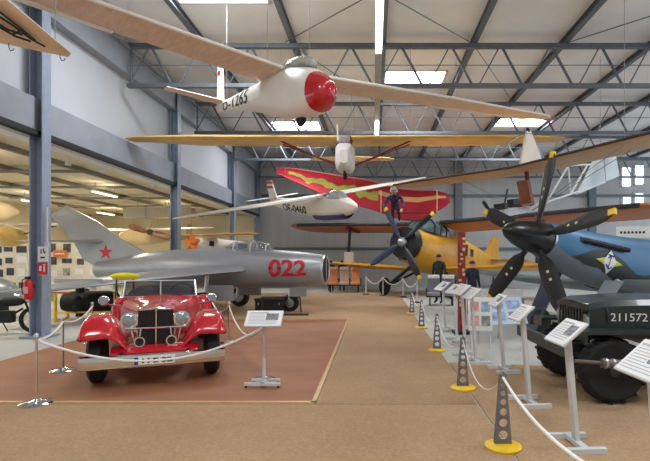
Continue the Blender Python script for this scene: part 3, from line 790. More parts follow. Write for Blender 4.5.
# cockpit
cp = MB(); cp.loft([[V((x + .55, y, z + .02)) for y, z in ((-w, z0), (-w, z0 + .32 * k), (-w * .7, z0 + .56 * k), (w * .7, z0 + .56 * k), (w, z0 + .32 * k), (w, z0))] for x, w, z0, k in ((-1.35, .5, .6, .25), (-1.8, .66, .6, .95), (-2.7, .72, .6, 1.0), (-3.1, .7, .6, .9))])
cp.build('cockpit_glazing', mat('cockpit_glass', (92, 112, 120), .1, 0, .05), t)
for x, w in ((-1.25, .67), (-1.7, .7), (-2.15, .73)):
    MB().tube([(x, -w, .62), (x, -w, .94), (x, -w * .7, 1.18), (x, w * .7, 1.18), (x, w, .94), (x, w, .62)], .03, 6).build('cockpit_frame', M_dark, t)
for s in (-1, 1):
    k = .035
    mb = MB(); wing(mb, [((-1.9, s * .5, 1.18), (-4.1, s * .5, 1.22)), ((-1.8, s * 8.0, 1.14 + k * 7.5), (-4.0, s * 8.0, 1.18 + k * 7.5)), ((-1.9, s * 8.6, 1.14 + k * 8.1), (-3.7, s * 8.6, 1.17 + k * 8.1))], .13, under=1)
    w = mb.build('upper_wing', [M_woodor, M_woodor], t)
    MB().tube([(-1.92, s * .5, 1.2), (-1.82, s * 8.0, 1.16 + k * 7.5)], .09, 8).build('leading_edge', mat('dark_slate_edge', (52, 50, 58), .5, 0, .04), w)
    mb = MB(); wing(mb, [((-1.6, s * .7, -.82), (-3.3, s * .7, -.8)), ((-1.6, s * 5.2, -.62), (-3.3, s * 5.2, -.6)), ((-1.9, s * 5.7, -.6), (-3.1, s * 5.7, -.58))], .12); mb.build('lower_wing', M_by, t)
    MB().tube([(-2.2, s * 4.6, -.6), (-2.1, s * 4.6, 1.26)], .07, 8).build('interplane_strut', M_dark, t)
    MB().box((-2.3, s * 4.6, 1.16), (1.1, .06, .2)).build('strut_fairing', M_dred, t)
    MB().tube([(-1.7, s * .6, -.7), (-1.3, s * 1.5, -1.66)], .08, 8).build('gear_leg', M_dark, t)
    MB().tube([(-2.6, s * .6, -.7), (-1.3, s * 1.5, -1.66)], .05, 8).build('gear_leg', M_dark, t)
    MB().lathe([(0, -.12), (.28, -.12), (.37, -.05), (.37, .05), (.28, .12), (0, .12)], (-1.3, s * 1.62, -1.66), (0, 1, 0), 20).build('wheel', M_black, t)
    mb = MB(); wing(mb, [((-7.8, s * .1, .55), (-9.0, s * .1, .55)), ((-8.0, s * 2.2, .55), (-8.9, s * 2.2, .55))], .1); mb.build('stabilizer', M_by, t)
MB().prism([(-7.6, -.05, .7), (-9.4, -.05, .4), (-9.5, -.05, 1.9), (-8.8, -.05, 2.0)], (0, .1, 0)).build('fin', M_by, t)
for x, z, a, b in ((-3.9, .35, .35, .5), (-4.7, .35, .3, .34)):
    p = FB.side(x, z, 1, 0)
    MB().box(p, (a, .05, b)).build('side_window', M_glassdark, t)
MB().tube([(-9.0, 0, .4), (-9.1, 0, -.8)], .05, 6).build('tail_prop', M_dark, t)
MB().ell((-1.2, -.75, -.45), (.3, .12, .14), 12, 8).build('oil_cooler', M_dark, t)

# ---- blue fighter with five blades
M_blue = mat('mid_blue_paint', (70, 122, 172), .4, 0, .06, 2)
M_camo = mat('dark_olive_grey_paint', (52, 60, 56), .5, 0, .06, 2)
M_under = mat('light_grey_underside', (140, 148, 156), .5, 0, .05, 2)
h7 = (-.88, -.475)
t = thing('propeller_fighter', 'blue and dark camouflaged fighter with black five-bladed propeller behind the jeep', 'fighter', M=frame((3.34, 9.62, 1.98), h7, 10))
FF = Fus(smooth_st([(-.05, .34, 0, .34, .36), (-.6, .41, -.02, .4, .5), (-1.4, .45, -.06, .48, .62), (-2.6, .47, -.05, .6, .68), (-4.0, .5, .02, .72, .72), (-5.2, .48, .1, .78, .68), (-7.0, .34, .15, .55, .5), (-9.0, .12, .25, .3, .25)]), 2.3)
mb = MB(); xs = [-9 + 8.95 * i / 160 for i in range(161)]
rings = [FF.ring(x, 96) for x in xs]
mb.loft(rings)

def camo_mat():
    m = bpy.data.materials.new('camouflage_paint'); m.use_nodes = True; nt = m.node_tree; b = nt.nodes['Principled BSDF']; L = nt.links.new
    b.inputs['Roughness'].default_value = .42
    def node(t_, **k):
        n = nt.nodes.new(t_)
        for a_, v_ in k.items(): setattr(n, a_, v_)
        return n
    def mth(op, a_, b_=None):
        n = node('ShaderNodeMath', operation=op)
        for i_, v_ in enumerate((a_, b_)):
            if v_ is None: continue
            if isinstance(v_, (int, float)): n.inputs[i_].default_value = v_
            else: L(v_, n.inputs[i_])
        return n.outputs[0]
    tc = node('ShaderNodeTexCoord'); sp = node('ShaderNodeSeparateXYZ'); L(tc.outputs['Object'], sp.inputs[0])
    nz = node('ShaderNodeTexNoise'); nz.inputs['Scale'].default_value = 1.3; L(tc.outputs['Object'], nz.inputs['Vector'])
    wob = mth('MULTIPLY', mth('SUBTRACT', nz.outputs['Fac'], .5), .22)
    x = mth('MULTIPLY', sp.outputs['X'], -1.0); z = mth('ADD', sp.outputs['Z'], wob)
    up = mth('ADD', mth('MULTIPLY', mth('SINE', mth('ADD', mth('MULTIPLY', x, 2.6), -2.1)), .17), -.12)
    lo = mth('ADD', mth('MULTIPLY', x, -.2), -.14)
    mu = node('ShaderNodeMapRange'); L(mth('SUBTRACT', z, up), mu.inputs[0]); mu.inputs[1].default_value = -.015; mu.inputs[2].default_value = .015
    ml = node('ShaderNodeMapRange'); L(mth('SUBTRACT', lo, z), ml.inputs[0]); ml.inputs[1].default_value = -.015; ml.inputs[2].default_value = .015
    m1 = node('ShaderNodeMix', data_type='RGBA'); L(mu.outputs[0], m1.inputs[0]); m1.inputs[6].default_value = lin((42, 48, 46)); m1.inputs[7].default_value = lin((58, 116, 160))
    m2 = node('ShaderNodeMix', data_type='RGBA'); L(ml.outputs[0], m2.inputs[0]); L(m1.outputs[2], m2.inputs[6]); m2.inputs[7].default_value = lin((118, 124, 134))
    L(m2.outputs[2], b.inputs['Base Color'])
    return m
M_camofus = camo_mat()
mb.build('fuselage', M_camofus, t)
MB().lathe([(.33, -.05), (.33, .05), (.305, .35), (.245, .65), (.15, .88), (.05, 1.0), (0, 1.02)], (0, 0, 0), (1, 0, 0), 28).build('spinner', mat('black_gloss', (20, 20, 22), .34, 0, 0, coat=.15), t)
MB().lathe([(.32, -.1), (.35, -.1), (.35, -.05), (.32, -.05)], (0, 0, 0), (1, 0, 0), 28).build('backplate', M_alu, t)
M_pb = mat('black_blade', (24, 24, 27), .48, .0, .03)
for k, a in enumerate((84, 13, -58, -130, 157)):
    a = math.radians(a); d = V((0, math.cos(a), math.sin(a)))
    mb = MB(); blade(mb, V((.15, 0, 0)) + d * .3, V((.15, 0, 0)) + d * 1.72, .34, (1, 0, 0), .55)
    b = mb.build('propeller_blade', M_pb, t)
    tw = .6 * .25
    s_ = d.cross(V((1, 0, 0)))
    c = V((.15, 0, 0)) + d * 1.675
    ti = MB(); R3 = Matrix.Rotation(-tw, 3, d) @ Matrix.Rotation(a, 3, 'X')
    ti.box(c, (.065, .13, .11), R3); ti.build('yellow_tip', M_yellow, b)
    for q in (.36, .48):
        tw2 = .6 * (1 - .8 * q)
        cn = V((1, 0, 0)) * math.cos(tw2) - s_ * math.sin(tw2)
        cc = V((.15, 0, 0)) + d * (.3 + 1.42 * q) + cn * .035
        MB().box(cc, (.012, .05, .05), Matrix.Rotation(-tw2, 3, d) @ Matrix.Rotation(a, 3, 'X')).build('maker_sticker', mat('pale_yellow_decal', (228, 214, 150), .5, 0, 0), b)
for k in range(6):
    x = -.8 - .23 * k
    p = FF.side(x, .1 + .008 * k, 1, 0.0)
    MB().tube([p + V((.06, -.03, 0)), p + V((.0, .05, 0)), p + V((-.09, .1, 0))], [.045, .06, .05], 8).build('exhaust_stub', M_dark, t)
mb = MB(); mb.grid([[FF.side(-.66 - 1.3 * i / 8, .06 + .1 * j / 2, 1, .006) for j in range(3)] for i in range(9)]); mb.build('exhaust_shield', M_camo, t, solid=.01)
# diamond emblem
def dia(u, v, off): return FF.side(-1.55 + u, -.2 + v, 1, off)
def sheet(pts, m, nm, off):
    bm_ = MB(); n = 8
    # pts: quad corners a,b,c,d
    a, b, c, d = [V((p[0], p[1], 0)) for p in pts]
    bm_.grid([[dia(*(a.lerp(b, i / n).lerp(d.lerp(c, i / n), j / n))[:2], off) for j in range(n + 1)] for i in range(n + 1)])
    return bm_.build(nm, m, t, solid=.004)
sheet([(-.42, .0), (0, .12), (.42, .0), (0, -.12)], mat('lime_yellow_paint', (206, 206, 70), .5, 0, 0), 'emblem_diamond', .012)
sheet([(-.21, .0), (0, .26), (.21, .0), (0, -.26)], M_white, 'emblem_diamond', .018)
MI = mat('navy_ink', (40, 36, 110), .5, 0, 0)
for q in ([(.02, -.12), (-.02, .14)], [(-.02, .14), (.07, .08)], [(-.1, .13), (.07, .15)], [(-.08, -.1), (.0, -.14), (.1, -.06)]):
    MB().tube([dia(u, v, .024) for u, v in q], .014, 6).build('emblem_mark', MI, t)
for s in (-1, 1):
    mb = MB(); wing(mb, [((-1.9, s * .4, -.62), (-4.3, s * .4, -.6)), ((-1.9, s * 2.2, -.58), (-4.1, s * 2.2, -.56)), ((-2.2, s * 4.4, -.42), (-3.7, s * 4.4, -.4)), ((-2.7, s * 5.0, -.38), (-3.3, s * 5.0, -.38))], .12, under=1)
    mb.build('wing', [mat('grey_green_wing_paint', (92, 102, 106), .5, 0, .06, 2), M_under], t)
    mb = MB(); wing(mb, [((-7.9, s * .1, .35), (-9.0, s * .1, .35)), ((-8.1, s * 1.6, .35), (-8.9, s * 1.6, .35))], .1); mb.build('stabilizer', M_camo, t)
MB().prism([(-7.7, -.04, .5), (-9.2, -.04, .2), (-9.3, -.04, 1.5), (-8.8, -.04, 1.7), (-8.3, -.04, 1.4)], (0, .08, 0)).build('fin', M_camo, t)
MB().ell((-5.6, 0, .78), (1.0, .3, .3), 18, 8, zmin=-.2).build('canopy', M_glass, t)
# gear legs: local vertical is tilted by the tail-down attitude, so work in world space
Mw = t.matrix_basis
M_navy = mat('navy_gear_door', (48, 56, 84), .5, 0, .05)
for s in (-1, 1):
    a = Mw @ V((-1.75, .55, -.55)) if s > 0 else Mw @ V((-1.0, -.32, -.45)); g = Mw @ V((-.95, .62, -1)) if s > 0 else Mw @ V((-.41, -.21, -1)); g = V((g.x, g.y, .36))
    MB().tube([a, g], .055, 8).build('gear_leg', M_alu, t, world=True)
    off = V((.35 * s * -.54, .35 * s * .84, 0)) * .3
    MB().lathe([(0, -.09), (.2, -.09), (.27, -.05), (.27, .05), (.2, .09), (0, .09)], V((g.x, g.y, .28)), V((.54, -.84, 0)), 22).build('wheel', M_black, t, world=True)
    fw = V((h7[0], h7[1], 0)); sd = V((.54, -.84, 0))
    q = [a + sd * -.2 + fw * .1, a + sd * .2 + fw * .1, g + sd * .17 + fw * .3 + V((0, 0, -.2)), g + sd * -.17 + fw * .3 + V((0, 0, -.2))]
    MB().prism(q, fw * .03).build('gear_door', M_navy if s < 0 else M_under, t, world=True)
tw_ = Mw @ V((-8.6, 0, 0)); 
MB().tube([tw_ + V((0, 0, .1)), V((tw_.x, tw_.y, .12))], .04, 8).build('tail_leg', M_alu, t, world=True)
MB().lathe([(0, -.05), (.12, -.05), (.12, .05), (0, .05)], V((tw_.x, tw_.y, .12)), V((.54, -.84, 0)), 14).build('tail_wheel', M_black, t, world=True)
# ================================================================== red car
M_car = mat('red_car_paint', (196, 20, 38), .22, 0, .02, 3, coat=.8)
M_tyre = mat('tyre_rubber', (22, 22, 24), .75, 0, .08, 12)
t = thing('vintage_car', 'bright red vintage open roadster with chrome grille on the red-brown carpet', 'car', M=frame((-2.9, 6.41, .006), (.375, -.927)))
# origin: ground below the front axle
bn = []
for x, w, z0, z1, wt in ((.16, .2, .44, .9, .19), (.0, .22, .44, .92, .2), (-.5, .32, .44, .95, .26), (-1.1, .5, .42, .98, .38), (-1.35, .58, .42, 1.0, .46)):
    bn.append([V((x, y, z)) for y, z in ((-w, z0), (-w, z1 - .16), (-w * .93, z1 - .08), (-wt, z1 - .02), (0, z1 + .015), (wt, z1 - .02), (w * .93, z1 - .08), (w, z1 - .16), (w, z0))])
b = MB().loft(bn).build('bonnet', M_car, t)
tub = []
for x, w, z1 in ((-1.35, .6, .97), (-1.9, .68, .9), (-2.6, .7, .86), (-3.3, .66, .9), (-3.8, .5, .74), (-4.1, .3, .55)):
    tub.append([V((x, y, z)) for y, z in ((-w * .9, .34), (-w, .6), (-w, z1 - .08), (-w * .85, z1), (w * .85, z1), (w, z1 - .08), (w, .6), (w * .9, .34))])
MB().loft(tub).build('body', M_car, t)
g = MB(); g.box((.2, 0, .68), (.04, .42, .48)); g.build('grille_mesh', mat('black_grille', (30, 26, 30), .4, .3, 0), t)
g = MB(); g.tube([(.2, -.21, .45), (.2, -.225, .82), (.2, -.17, .92), (.2, 0, .95), (.2, .17, .92), (.2, .225, .82), (.2, .21, .45), (.2, -.21, .45)], .017, 8)
g.tube([(.225, 0, .43), (.225, 0, .93)], .012, 6)
g.build('grille_surround', M_chrome, t)
for y in (-.13, -.09, -.045, .045, .09, .13):
    MB().tube([(.215, y, .46), (.215, y, .88)], .006, 5).build('grille_bar', mat('dark_chrome', (58, 52, 56), .4, .6, 0), t)
MB().tube([(.22, 0, .94), (.22, 0, 1.0)], .012, 6).build('bonnet_ornament', M_chrome, t)
MB().tube([(.27, -.36, .7), (.27, .36, .7)], .014, 6).build('cross_bar', M_chrome, t)
for s in (-1, 1):
    h = MB(); h.lathe([(.03, -.2), (.07, -.15), (.094, -.06), (.1, 0), (.094, .015)], (.22, s * .31, .8), (1, 0, 0), 22); ho = h.build('headlamp', M_chrome, t)
    MB().lathe([(.086, .01), (.078, .035), (.05, .05), (0, .055)], (.22, s * .31, .8), (1, 0, 0), 22).build('lens', mat('lamp_lens', (168, 182, 192), .08, .7, .05, 30), ho)
    MB().lathe([(.074, .012), (.103, .012), (.103, .028), (.086, .03)], (.22, s * .31, .8), (1, 0, 0), 22).build('lamp_rim', M_chrome, ho)
    MB().tube([(.12, s * .3, .7), (.1, s * .26, .5)], .02, 6).build('lamp_bracket', M_chrome, t)
    ho = MB().lathe([(.02, -.2), (.025, -.06), (.06, .0), (.066, .01)], (.34, s * .185, .54), (1, 0, 0), 18).build('horn', M_chrome, t)
    MB().lathe([(0, 0), (.05, .0), (.05, .012), (0, .012)], (.34, s * .185, .54), (1, 0, 0), 18).build('horn_mouth', M_black, ho)
    MB().tube([(.3, s * .185, .6), (.27, s * .17, .7)], .012, 6).build('horn_bracket', M_chrome, t)
    # front wing (fender)
    rows = []
    for x, zt, zo, zi, y0, y1 in ((.42, .61, .59, .42, .3, .82), (.40, .67, .60, .42, .3, .85), (.34, .76, .61, .43, .31, .86), (.24, .83, .62, .45, .32, .865), (.1, .865, .63, .5, .33, .87), (-.08, .875, .63, .55, .36, .87), (-.3, .85, .6, .55, .4, .87), (-.6, .76, .5, .5, .46, .86), (-.95, .6, .4, .42, .52, .86), (-1.35, .42, .34, .36, .58, .86), (-1.7, .36, .32, .33, .6, .86), (-2.7, .36, .32, .33, .6, .86)):
        row = []
        for k in range(15):
            q = k / 14; y = y0 + (y1 - y0) * q
            if q < .5: z = zi + (zt - zi) * math.sin(q / .5 * PI / 2) ** .85
            elif q < .78: z = zt - .01 * ((q - .5) / .28) ** 2
            else: z = zo + (zt - .01 - zo) * max(0, 1 - ((q - .78) / .22) ** 2) ** .5
            row.append(V((x, s * y, z)))
        rows.append(row)
    MB().grid(rows).build('front_fender', M_car, t, solid=.02, sharp=60)
    rows = []
    for k in range(13):
        a = PI * k / 12; x = -3.1 + .52 * math.cos(a); z = .34 + .5 * math.sin(a)
        rows.append([V((x, s * y, z + dz)) for y, dz in ((.58, -.02), (.68, .03), (.8, .02), (.86, -.08))])
    MB().grid(rows).build('rear_fender', M_car, t, solid=.02, sharp=60)
    for x in (0, -3.1):
        w = MB().lathe([(.2, -.085), (.27, -.095), (.325, -.06), (.335, 0), (.325, .06), (.27, .095), (.2, .085)], (x, s * .69, .335), (0, 1, 0), 28).build('wheel', M_tyre, t)
        MB().lathe([(0, .06), (.08, .075), (.2, .05), (.2, -.05), (0, -.05)], (x, s * .69, .335), (0, s, 0), 24).build('hubcap', M_chrome, w)
    m_ = MB().lathe([(.03, -.06), (.065, -.02), (.075, .02), (.062, .03)], (-1.1, s * .76, .96), (1, 0, 0), 18).build('spot_lamp', M_chrome, t)
    MB().lathe([(0, .032), (.06, .03)], (-1.1, s * .76, .96), (1, 0, 0), 18).build('lens', mat('lamp_lens', (168, 182, 192), .08, .7, .05, 30), m_)
    MB().tube([(-1.12, s * .76, .9), (-1.25, s * .56, .86)], .018, 6).build('lamp_bracket', M_chrome, t)
    MB().tube([(.3, s * .38, .42), (.46, s * .38, .42)], .025, 6).build('bumper_bracket', M_dark, t)
    MB().ell((-2.45, s * .3, .92), (.1, .22, .18), 12, 8).build('seat_back', mat('dark_leather', (60, 40, 38), .5, 0, .05), t)
MB().grid([[V((x, y, z)) for y in (-.5, -.25, 0, .25, .5)] for x, z in ((.2, .47), (.36, .47), (.44, .42), (.44, .38))]).build('front_apron', M_car, t, solid=.02)
MB().grid([[V((x, y, z)) for y in (-.42, -.3, .3, .42)] for x, z in ((.0, .47), (.3, .47))]).build('apron_top', M_car, t, solid=.02)
bp = MB(); bp.loft([[V((.46 + .05 * (1 - (y / .82) ** 2) + dx, y, .335 + dz)) for dx, dz in ((0, -.085), (.03, -.07), (.045, 0), (.03, .07), (0, .085), (-.02, 0))] for y in [-.83 + 1.66 * i / 16 for i in range(17)]])
bp.build('bumper', M_chrome, t)
pl = MB().box((.565, .0, .345), (.012, .46, .1)).build('licence_plate', M_white, t, bevel=.004)
MB().box((.573, -.205, .345), (.004, .045, .09)).build('blue_band', mat('eu_blue', (30, 60, 170), .5, 0, 0), pl)
text('H\u00b7E 32', .08, M_inkb, pl, origin=(.573, .03, .345), right=(0, 1, 0), up=(0, 0, 1), w=.34, center=True, bold=.003, vstretch=.95)
ws = MB().tube([(-1.42, -.53, .97), (-1.5, -.51, 1.225), (-1.5, .51, 1.225), (-1.42, .53, .97)], .02, 6)
ws.tube([(-1.42, -.53, .975), (-1.42, .53, .975)], .016, 6); ws.tube([(-1.4, 0, .99), (-1.5, 0, 1.235)], .014, 6)
wf = ws.build('windscreen_frame', M_chrome, t)
MB().prism([(-1.43, -.52, .98), (-1.5, -.5, 1.21), (-1.5, .5, 1.21), (-1.43, .52, .98)], (-.01, 0, 0)).build('pane', mat('windscreen_glass', (70, 78, 84), .05, 0, 0, alpha=.45), wf)
MB().box((-1.62, 0, .93), (.2, 1.06, .14)).build('dashboard', M_dark, t)
sw = MB(); sw.lathe([(.19, -.012), (.205, 0), (.19, .012), (.175, 0), (.19, -.012)], (-1.85, .32, 1.0), (-.8, 0, .5), 24, False); sw.tube([(-1.85, .14, 1.0), (-1.85, .5, 1.0)], .012, 6); sw.build('steering_wheel', M_black, t)
MB().box((-2.3, 0, .9), (.7, 1.05, .06)).build('cockpit_shade_panel', mat('cockpit_shadow_leather', (46, 30, 30), .6, 0, .03), t)  # panel across the body top, leather darkened to paint the cockpit shade
MB().ell((-3.05, 0, .93), (.35, .62, .16), 18, 8).build('folded_top', mat('black_canvas', (34, 32, 34), .8, 0, .05), t)

# ================================================================== jeep
M_jeep = mat('dark_green_jeep_paint', (36, 48, 48), .35, .1, .06, 3, coat=.3)
t = thing('jeep', 'dark green military jeep with white number 211572 on its bonnet at the right edge', 'jeep', M=frame((2.6, 5.93, .024), (-1, -.02)))
hd = []
for x, w, z1 in ((.15, .45, 1.04), (.02, .48, 1.08), (-.4, .52, 1.1), (-.98, .58, 1.11)):
    hd.append([V((x, y, z)) for y, z in ((-w, .66), (-w, z1 - .06), (-w + .06, z1), (0, z1 + .015), (w - .06, z1), (w, z1 - .06), (w, .66))])
MB().loft(hd).build('bonnet', M_jeep, t)
gr = MB()
for k in range(9): gr.box((.17, -.32 + .08 * k, .82), (.02, .03, .34))
gr.box((.165, 0, .64), (.02, .86, .06)); gr.box((.165, 0, 1.0), (.02, .86, .05)); gr.build('grille', M_jeep, t)
MB().box((.14, 0, .82), (.02, .84, .36)).build('radiator', M_black, t)
for s in (-1, 1):
    MB().lathe([(0, 0), (.085, 0), (.09, -.03), (.06, -.09)], (.17, s * .36, .84), (1, 0, 0), 18).build('headlamp', M_alu, t)
    f = MB(); f.box((-.08, s * .63, .765), (.86, .3, .03)); f.box((.34, s * .63, .72), (.03, .3, .1)); f.prism([(-.48, s * .48, .78), (-.48, s * .78, .78), (-.8, s * .78, .5), (-.8, s * .48, .5)], (-.03, 0, 0)); f.build('fender', M_jeep, t)
    for x in (0, -2.05):
        tr = MB(); prof = [(.2, -.1), (.3, -.115), (.345, -.08), (.35, 0), (.345, .08), (.3, .115), (.2, .1)]
        tr.lathe(prof, (x, s * .62, .345), (0, 1, 0), 36)
        for k in range(30):
            a = 2 * PI * k / 30
            tr.box((x + .35 * math.cos(a), s * .62 + (.035 if k % 2 else -.035), .345 + .35 * math.sin(a)), (.022, .13, .035), Matrix.Rotation(-a, 3, 'Y'))
        w = tr.build('wheel', M_tyre, t)
        MB().lathe([(0, .11), (.06, .11), (.07, .06), (.13, .05), (.19, .09), (.2, .1), (.2, -.08), (0, -.08)], (x, s * .62, .345), (0, s, 0), 24).build('rim', M_jeep, w)
        nt = MB()
        for k in range(5):
            a = 2 * PI * k / 5; nt.tube([(x + .1 * math.cos(a), s * .66, .345 + .1 * math.sin(a)), (x + .1 * math.cos(a), s * .69, .345 + .1 * math.sin(a))], .014, 6)
        nt.build('wheel_nuts', M_dark, w)
    MB().box((-1.6, s * .72, .72), (1.5, .04, .5)).build('side_panel', M_jeep, t)
MB().box((-1.65, 0, .5), (1.6, 1.4, .06)).build('floor_pan', M_jeep, t)
MB().box((-2.42, 0, .72), (.04, 1.46, .5)).build('tailgate', M_jeep, t)
for s in (-.35, .35):
    MB().box((-1.5, s, .78), (.45, .45, .12)).build('seat', mat('khaki_canvas', (96, 90, 66), .8, 0, .05), t, bevel=.02)
    MB().box((-1.76, s, 1.02), (.1, .45, .42)).build('seat_back', mat('khaki_canvas', (96, 90, 66), .8, 0, .05), t, bevel=.02)
MB().box((.56, 0, .58), (.08, 1.5, .14)).build('bumper', mat('grey_green_bumper', (66, 74, 72), .5, .2, .08), t, bevel=.01)
for s in (-.4, .4): MB().box((.2, s, .55), (.7, .07, .1)).build('chassis_rail', M_dark, t)
MB().tube([(.0, -.6, .35), (.0, .6, .35)], .045, 8).build('axle', M_dark, t)
M_oldpipe = mat('brown_grey_pipe', (112, 100, 94), .5, .3, .08)
tbm = MB(); tbm.tube([(.5, .86, .49), (.2, .87, .47)], .02, 8); tbm.tube([(.22, .87, .47), (-.06, .87, .445)], .052, 12); tbm.tube([(-.06, .87, .445), (-.3, .87, .42)], .03, 12); tbm.build('tow_pipe', M_oldpipe, t)
for x in (.18, .1, .0): MB().lathe([(.056, -.012), (.058, 0), (.056, .012)], (x, .87, .45 + .1 * x), (-1, 0, -.1), 12).build('pipe_clamp', M_alu, t)
MB().tube([(.06, .87, .46), (.06, .7, .46)], .02, 6).build('pipe_bracket', M_dark, t)
lt = MB(); lt.tube([(-.03, .49, 1.0), (-.03, .53, .95), (-.03, .53, .85)], .014, 6); lt.build('bonnet_latch', M_dark, t)
MB().tube([(.1, .48, .72), (-.8, .58, .72)], .012, 6).build('bonnet_edge', M_dark, t)
text('211572', .18, M_white, t, fn=lambda u, v: V((-.07 - u, .486 + (.1 + u) * .1, .86 + v)), name='numerals', bold=.0, w=.4, vstretch=.72)

# ================================================================== display lecterns
def lines_on(parent, o, r, u, w, h, photo=True, seed=0):
    rnd = random.Random(seed); mb = MB(); nrm = r.cross(u).normalized() * .003
    def q(a, b, c, d): mb.prism([o + r * a + u * b + nrm * 0, o + r * c + u * b, o + r * c + u * d, o + r * a + u * d], nrm)
    y = h * .5 - .045; x0 = -w * .44
    q(x0, y, x0 + w * .55, y + .016)
    y -= .03
    ph = None
    if photo:
        m2 = MB(); a, b, c, d = w * .06, -h * .12, w * .42, h * .3
        m2.prism([o + r * a + u * b, o + r * c + u * b, o + r * c + u * d, o + r * a + u * d], nrm * 1.2)
        m2.build('picture', mat('grey_photo_print', (128, 132, 136), .5, 0, .3, 40), parent)
    while y > -h * .5 + .02:
        e = (w * .02 if (photo and y > -h * .14) else w * .42) * rnd.uniform(.85, 1.0)
        q(x0, y, e, y + .0035); y -= .024
    mb.build('printed_lines', M_ink, parent)

def lectern(label, base, face, w=.36, h=.28, z=.98, tilt=38, post=.07, lean=.1, seed=0, photo=True, wheels=False, cat='sign'):
    """info lectern: base centre on floor, face = direction the board looks"""
    f = V((face[0], face[1], 0)).normalized(); r = V((-f.y, f.x, 0))
    t = thing('information_stand', label, cat, base, 'white information stands')
    a = math.radians(tilt)
    u = (-f * math.sin(PI / 2 - a) * 1.0 + V((0, 0, 1)) * math.cos(PI / 2 - a)).normalized()   # up the board, away from reader
    n = r.cross(u).normalized()
    if n.z < 0: n = -n
    top = V((0, 0, z)) + f * lean * .3
    foot = -f * lean
    R = Matrix((r, u, n)).transposed()
    bd = MB().box(top, (w, h, .018), R).build('board', M_lightgrey, t, bevel=.003)
    MB().box(top + n * .011, (w - .02, h - .02, .004), R).build('printed_sheet', M_paper, bd)
    lines_on(bd, top + n * .014, r, u, w - .03, h - .02, photo, seed)
    if wheels:
        MB().tube([V((0, 0, .06)), top - n * .02], .016, 8).build('post', M_alu, t)
        MB().tube([V((0, 0, .05)), V((0, 0, .35))], .022, 8).build('lower_post', M_lightgrey, t)
        bs = MB(); bs.box(V((0, 0, .05)) + f * .1, (.44, .05, .03), Matrix((r, f, V((0, 0, 1)))).transposed()); bs.box(V((0, 0, .05)) + f * .0, (.05, .24, .03), Matrix((r, f, V((0, 0, 1)))).transposed()); bs.box(V((0, 0, .05)) - f * .1, (.36, .04, .03), Matrix((r, f, V((0, 0, 1)))).transposed())
        bs.build('foot', M_lightgrey, t)
        for sx, sy in ((-.2, .1), (.2, .1), (-.16, -.1), (.16, -.1)):
            MB().lathe([(0, -.01), (.02, -.01), (.02, .01), (0, .01)], r * sx + f * sy + V((0, 0, .021)), r, 12).build('caster', M_black, t)
    else:
        Rp = Matrix((r, f, V((0, 0, 1)))).transposed()
        zt = top - n * .02 - f * .0
        p = MB(); d = zt - (foot + V((0, 0, .04)))
        p.loft([[foot + V((0, 0, .04)) + r * sx * post / 2 + f * sy * .02 for sx, sy in ((-1, -1), (1, -1), (1, 1), (-1, 1))], [zt + r * sx * post / 2 + f * sy * .02 for sx, sy in ((-1, -1), (1, -1), (1, 1), (-1, 1))]])
        p.build('post', M_lightgrey, t, bevel=.004)
        b = MB(); b.box(foot + V((0, 0, .025)) + r * .17, (.05, .34, .05), Rp); b.box(foot + V((0, 0, .025)) - r * .17, (.05, .34, .05), Rp); b.box(foot + V((0, 0, .035)), (.36, .06, .04), Rp)
        b.build('foot', M_lightgrey, t, bevel=.004)
    return t
def ground(px, py):
    Y = EYE * FPX / (py - CY); return V(((px - CX) / FPX * Y, Y, 0))
g1 = ground(264, 386)
lectern('white information stand on castered foot at right edge of the red-brown carpet', g1, (.0, -1), .46, .27, .84, 40, wheels=True, lean=0, seed=1)
lectern('white information stand in front of the jeep bumper, on a wide grey post', ground(568, 446), (-1, -.06), .38, .28, .97, 41, .075, .07, 2)
lectern('nearest white information stand, cut off by the right edge of the photo', V((1.71, 2.95, 0)), (-1, -.06), .4, .29, .97, 41, .06, .06, 3)
lectern('white information stand second from the jeep, on the carpet left of it', ground(523, 404), (-1, -.1), .3, .24, 1.0, 41, .07, .07, 4, photo=False)
lectern('white information stand third from the jeep, at the edge of the pale floor', ground(499, 371), (-1, -.1), .34, .24, 1.0, 41, .07, .07, 5)
lectern('front one of two close white information stands beside the red pole', V((1.5, 7.35, 0)), (-1, -.1), .5, .24, 1.06, 42, .06, .06, 6, photo=False)
lectern('rear one of two close white information stands beside the red pole', V((1.42, 7.75, 0)), (-1, -.1), .5, .24, 1.09, 42, .06, .06, 7, photo=False)
lectern('small pink-edged information stand in front of the grey seat pair', V((1.52, 10.6, 0)), (-1, -.2), .5, .28, .98, 40, .05, .06, 8)
lectern('small white information stand left of the red pole', V((1.55, 9.3, 0)), (-1, -.2), .4, .26, 1.0, 40, .05, .06, 9)

# ================================================================== posts and ropes
def stanchion(label, p, h=.74):
    t = thing('rope_post', label, 'rope post', (p.x, p.y, 0), 'chrome rope posts round the red car')
    MB().lathe([(0, 0), (.165, 0), (.168, .012), (.15, .026), (.06, .04), (.02, .055), (0, .055)], (0, 0, 0), (0, 0, 1), 32).build('base', M_chrome, t)
    MB().tube([(0, 0, .05), (0, 0, h)], .014, 10).build('pole', M_chrome, t)
    MB().lathe([(0, 0), (.024, 0), (.024, .025), (.014, .045), (0, .05)], (0, 0, h - .01), (0, 0, 1), 14).build('cap', M_alu, t)
    MB().lathe([(.026, -.006), (.032, 0), (.026, .006)], (0, 0, h - .04), (0, 0, 1), 14).build('hook_ring', M_alu, t)
    return V((p.x, p.y, h - .04))
A = stanchion('chrome rope post at the front left corner of the red-brown carpet', V((-3.7, 5.26, 0)))
E = stanchion('chrome rope post left of the car, second behind the front corner post', ground(63, 371))
Fp = stanchion('chrome rope post behind the left fender of the red car', V((-5.28, 9.0, 0)))
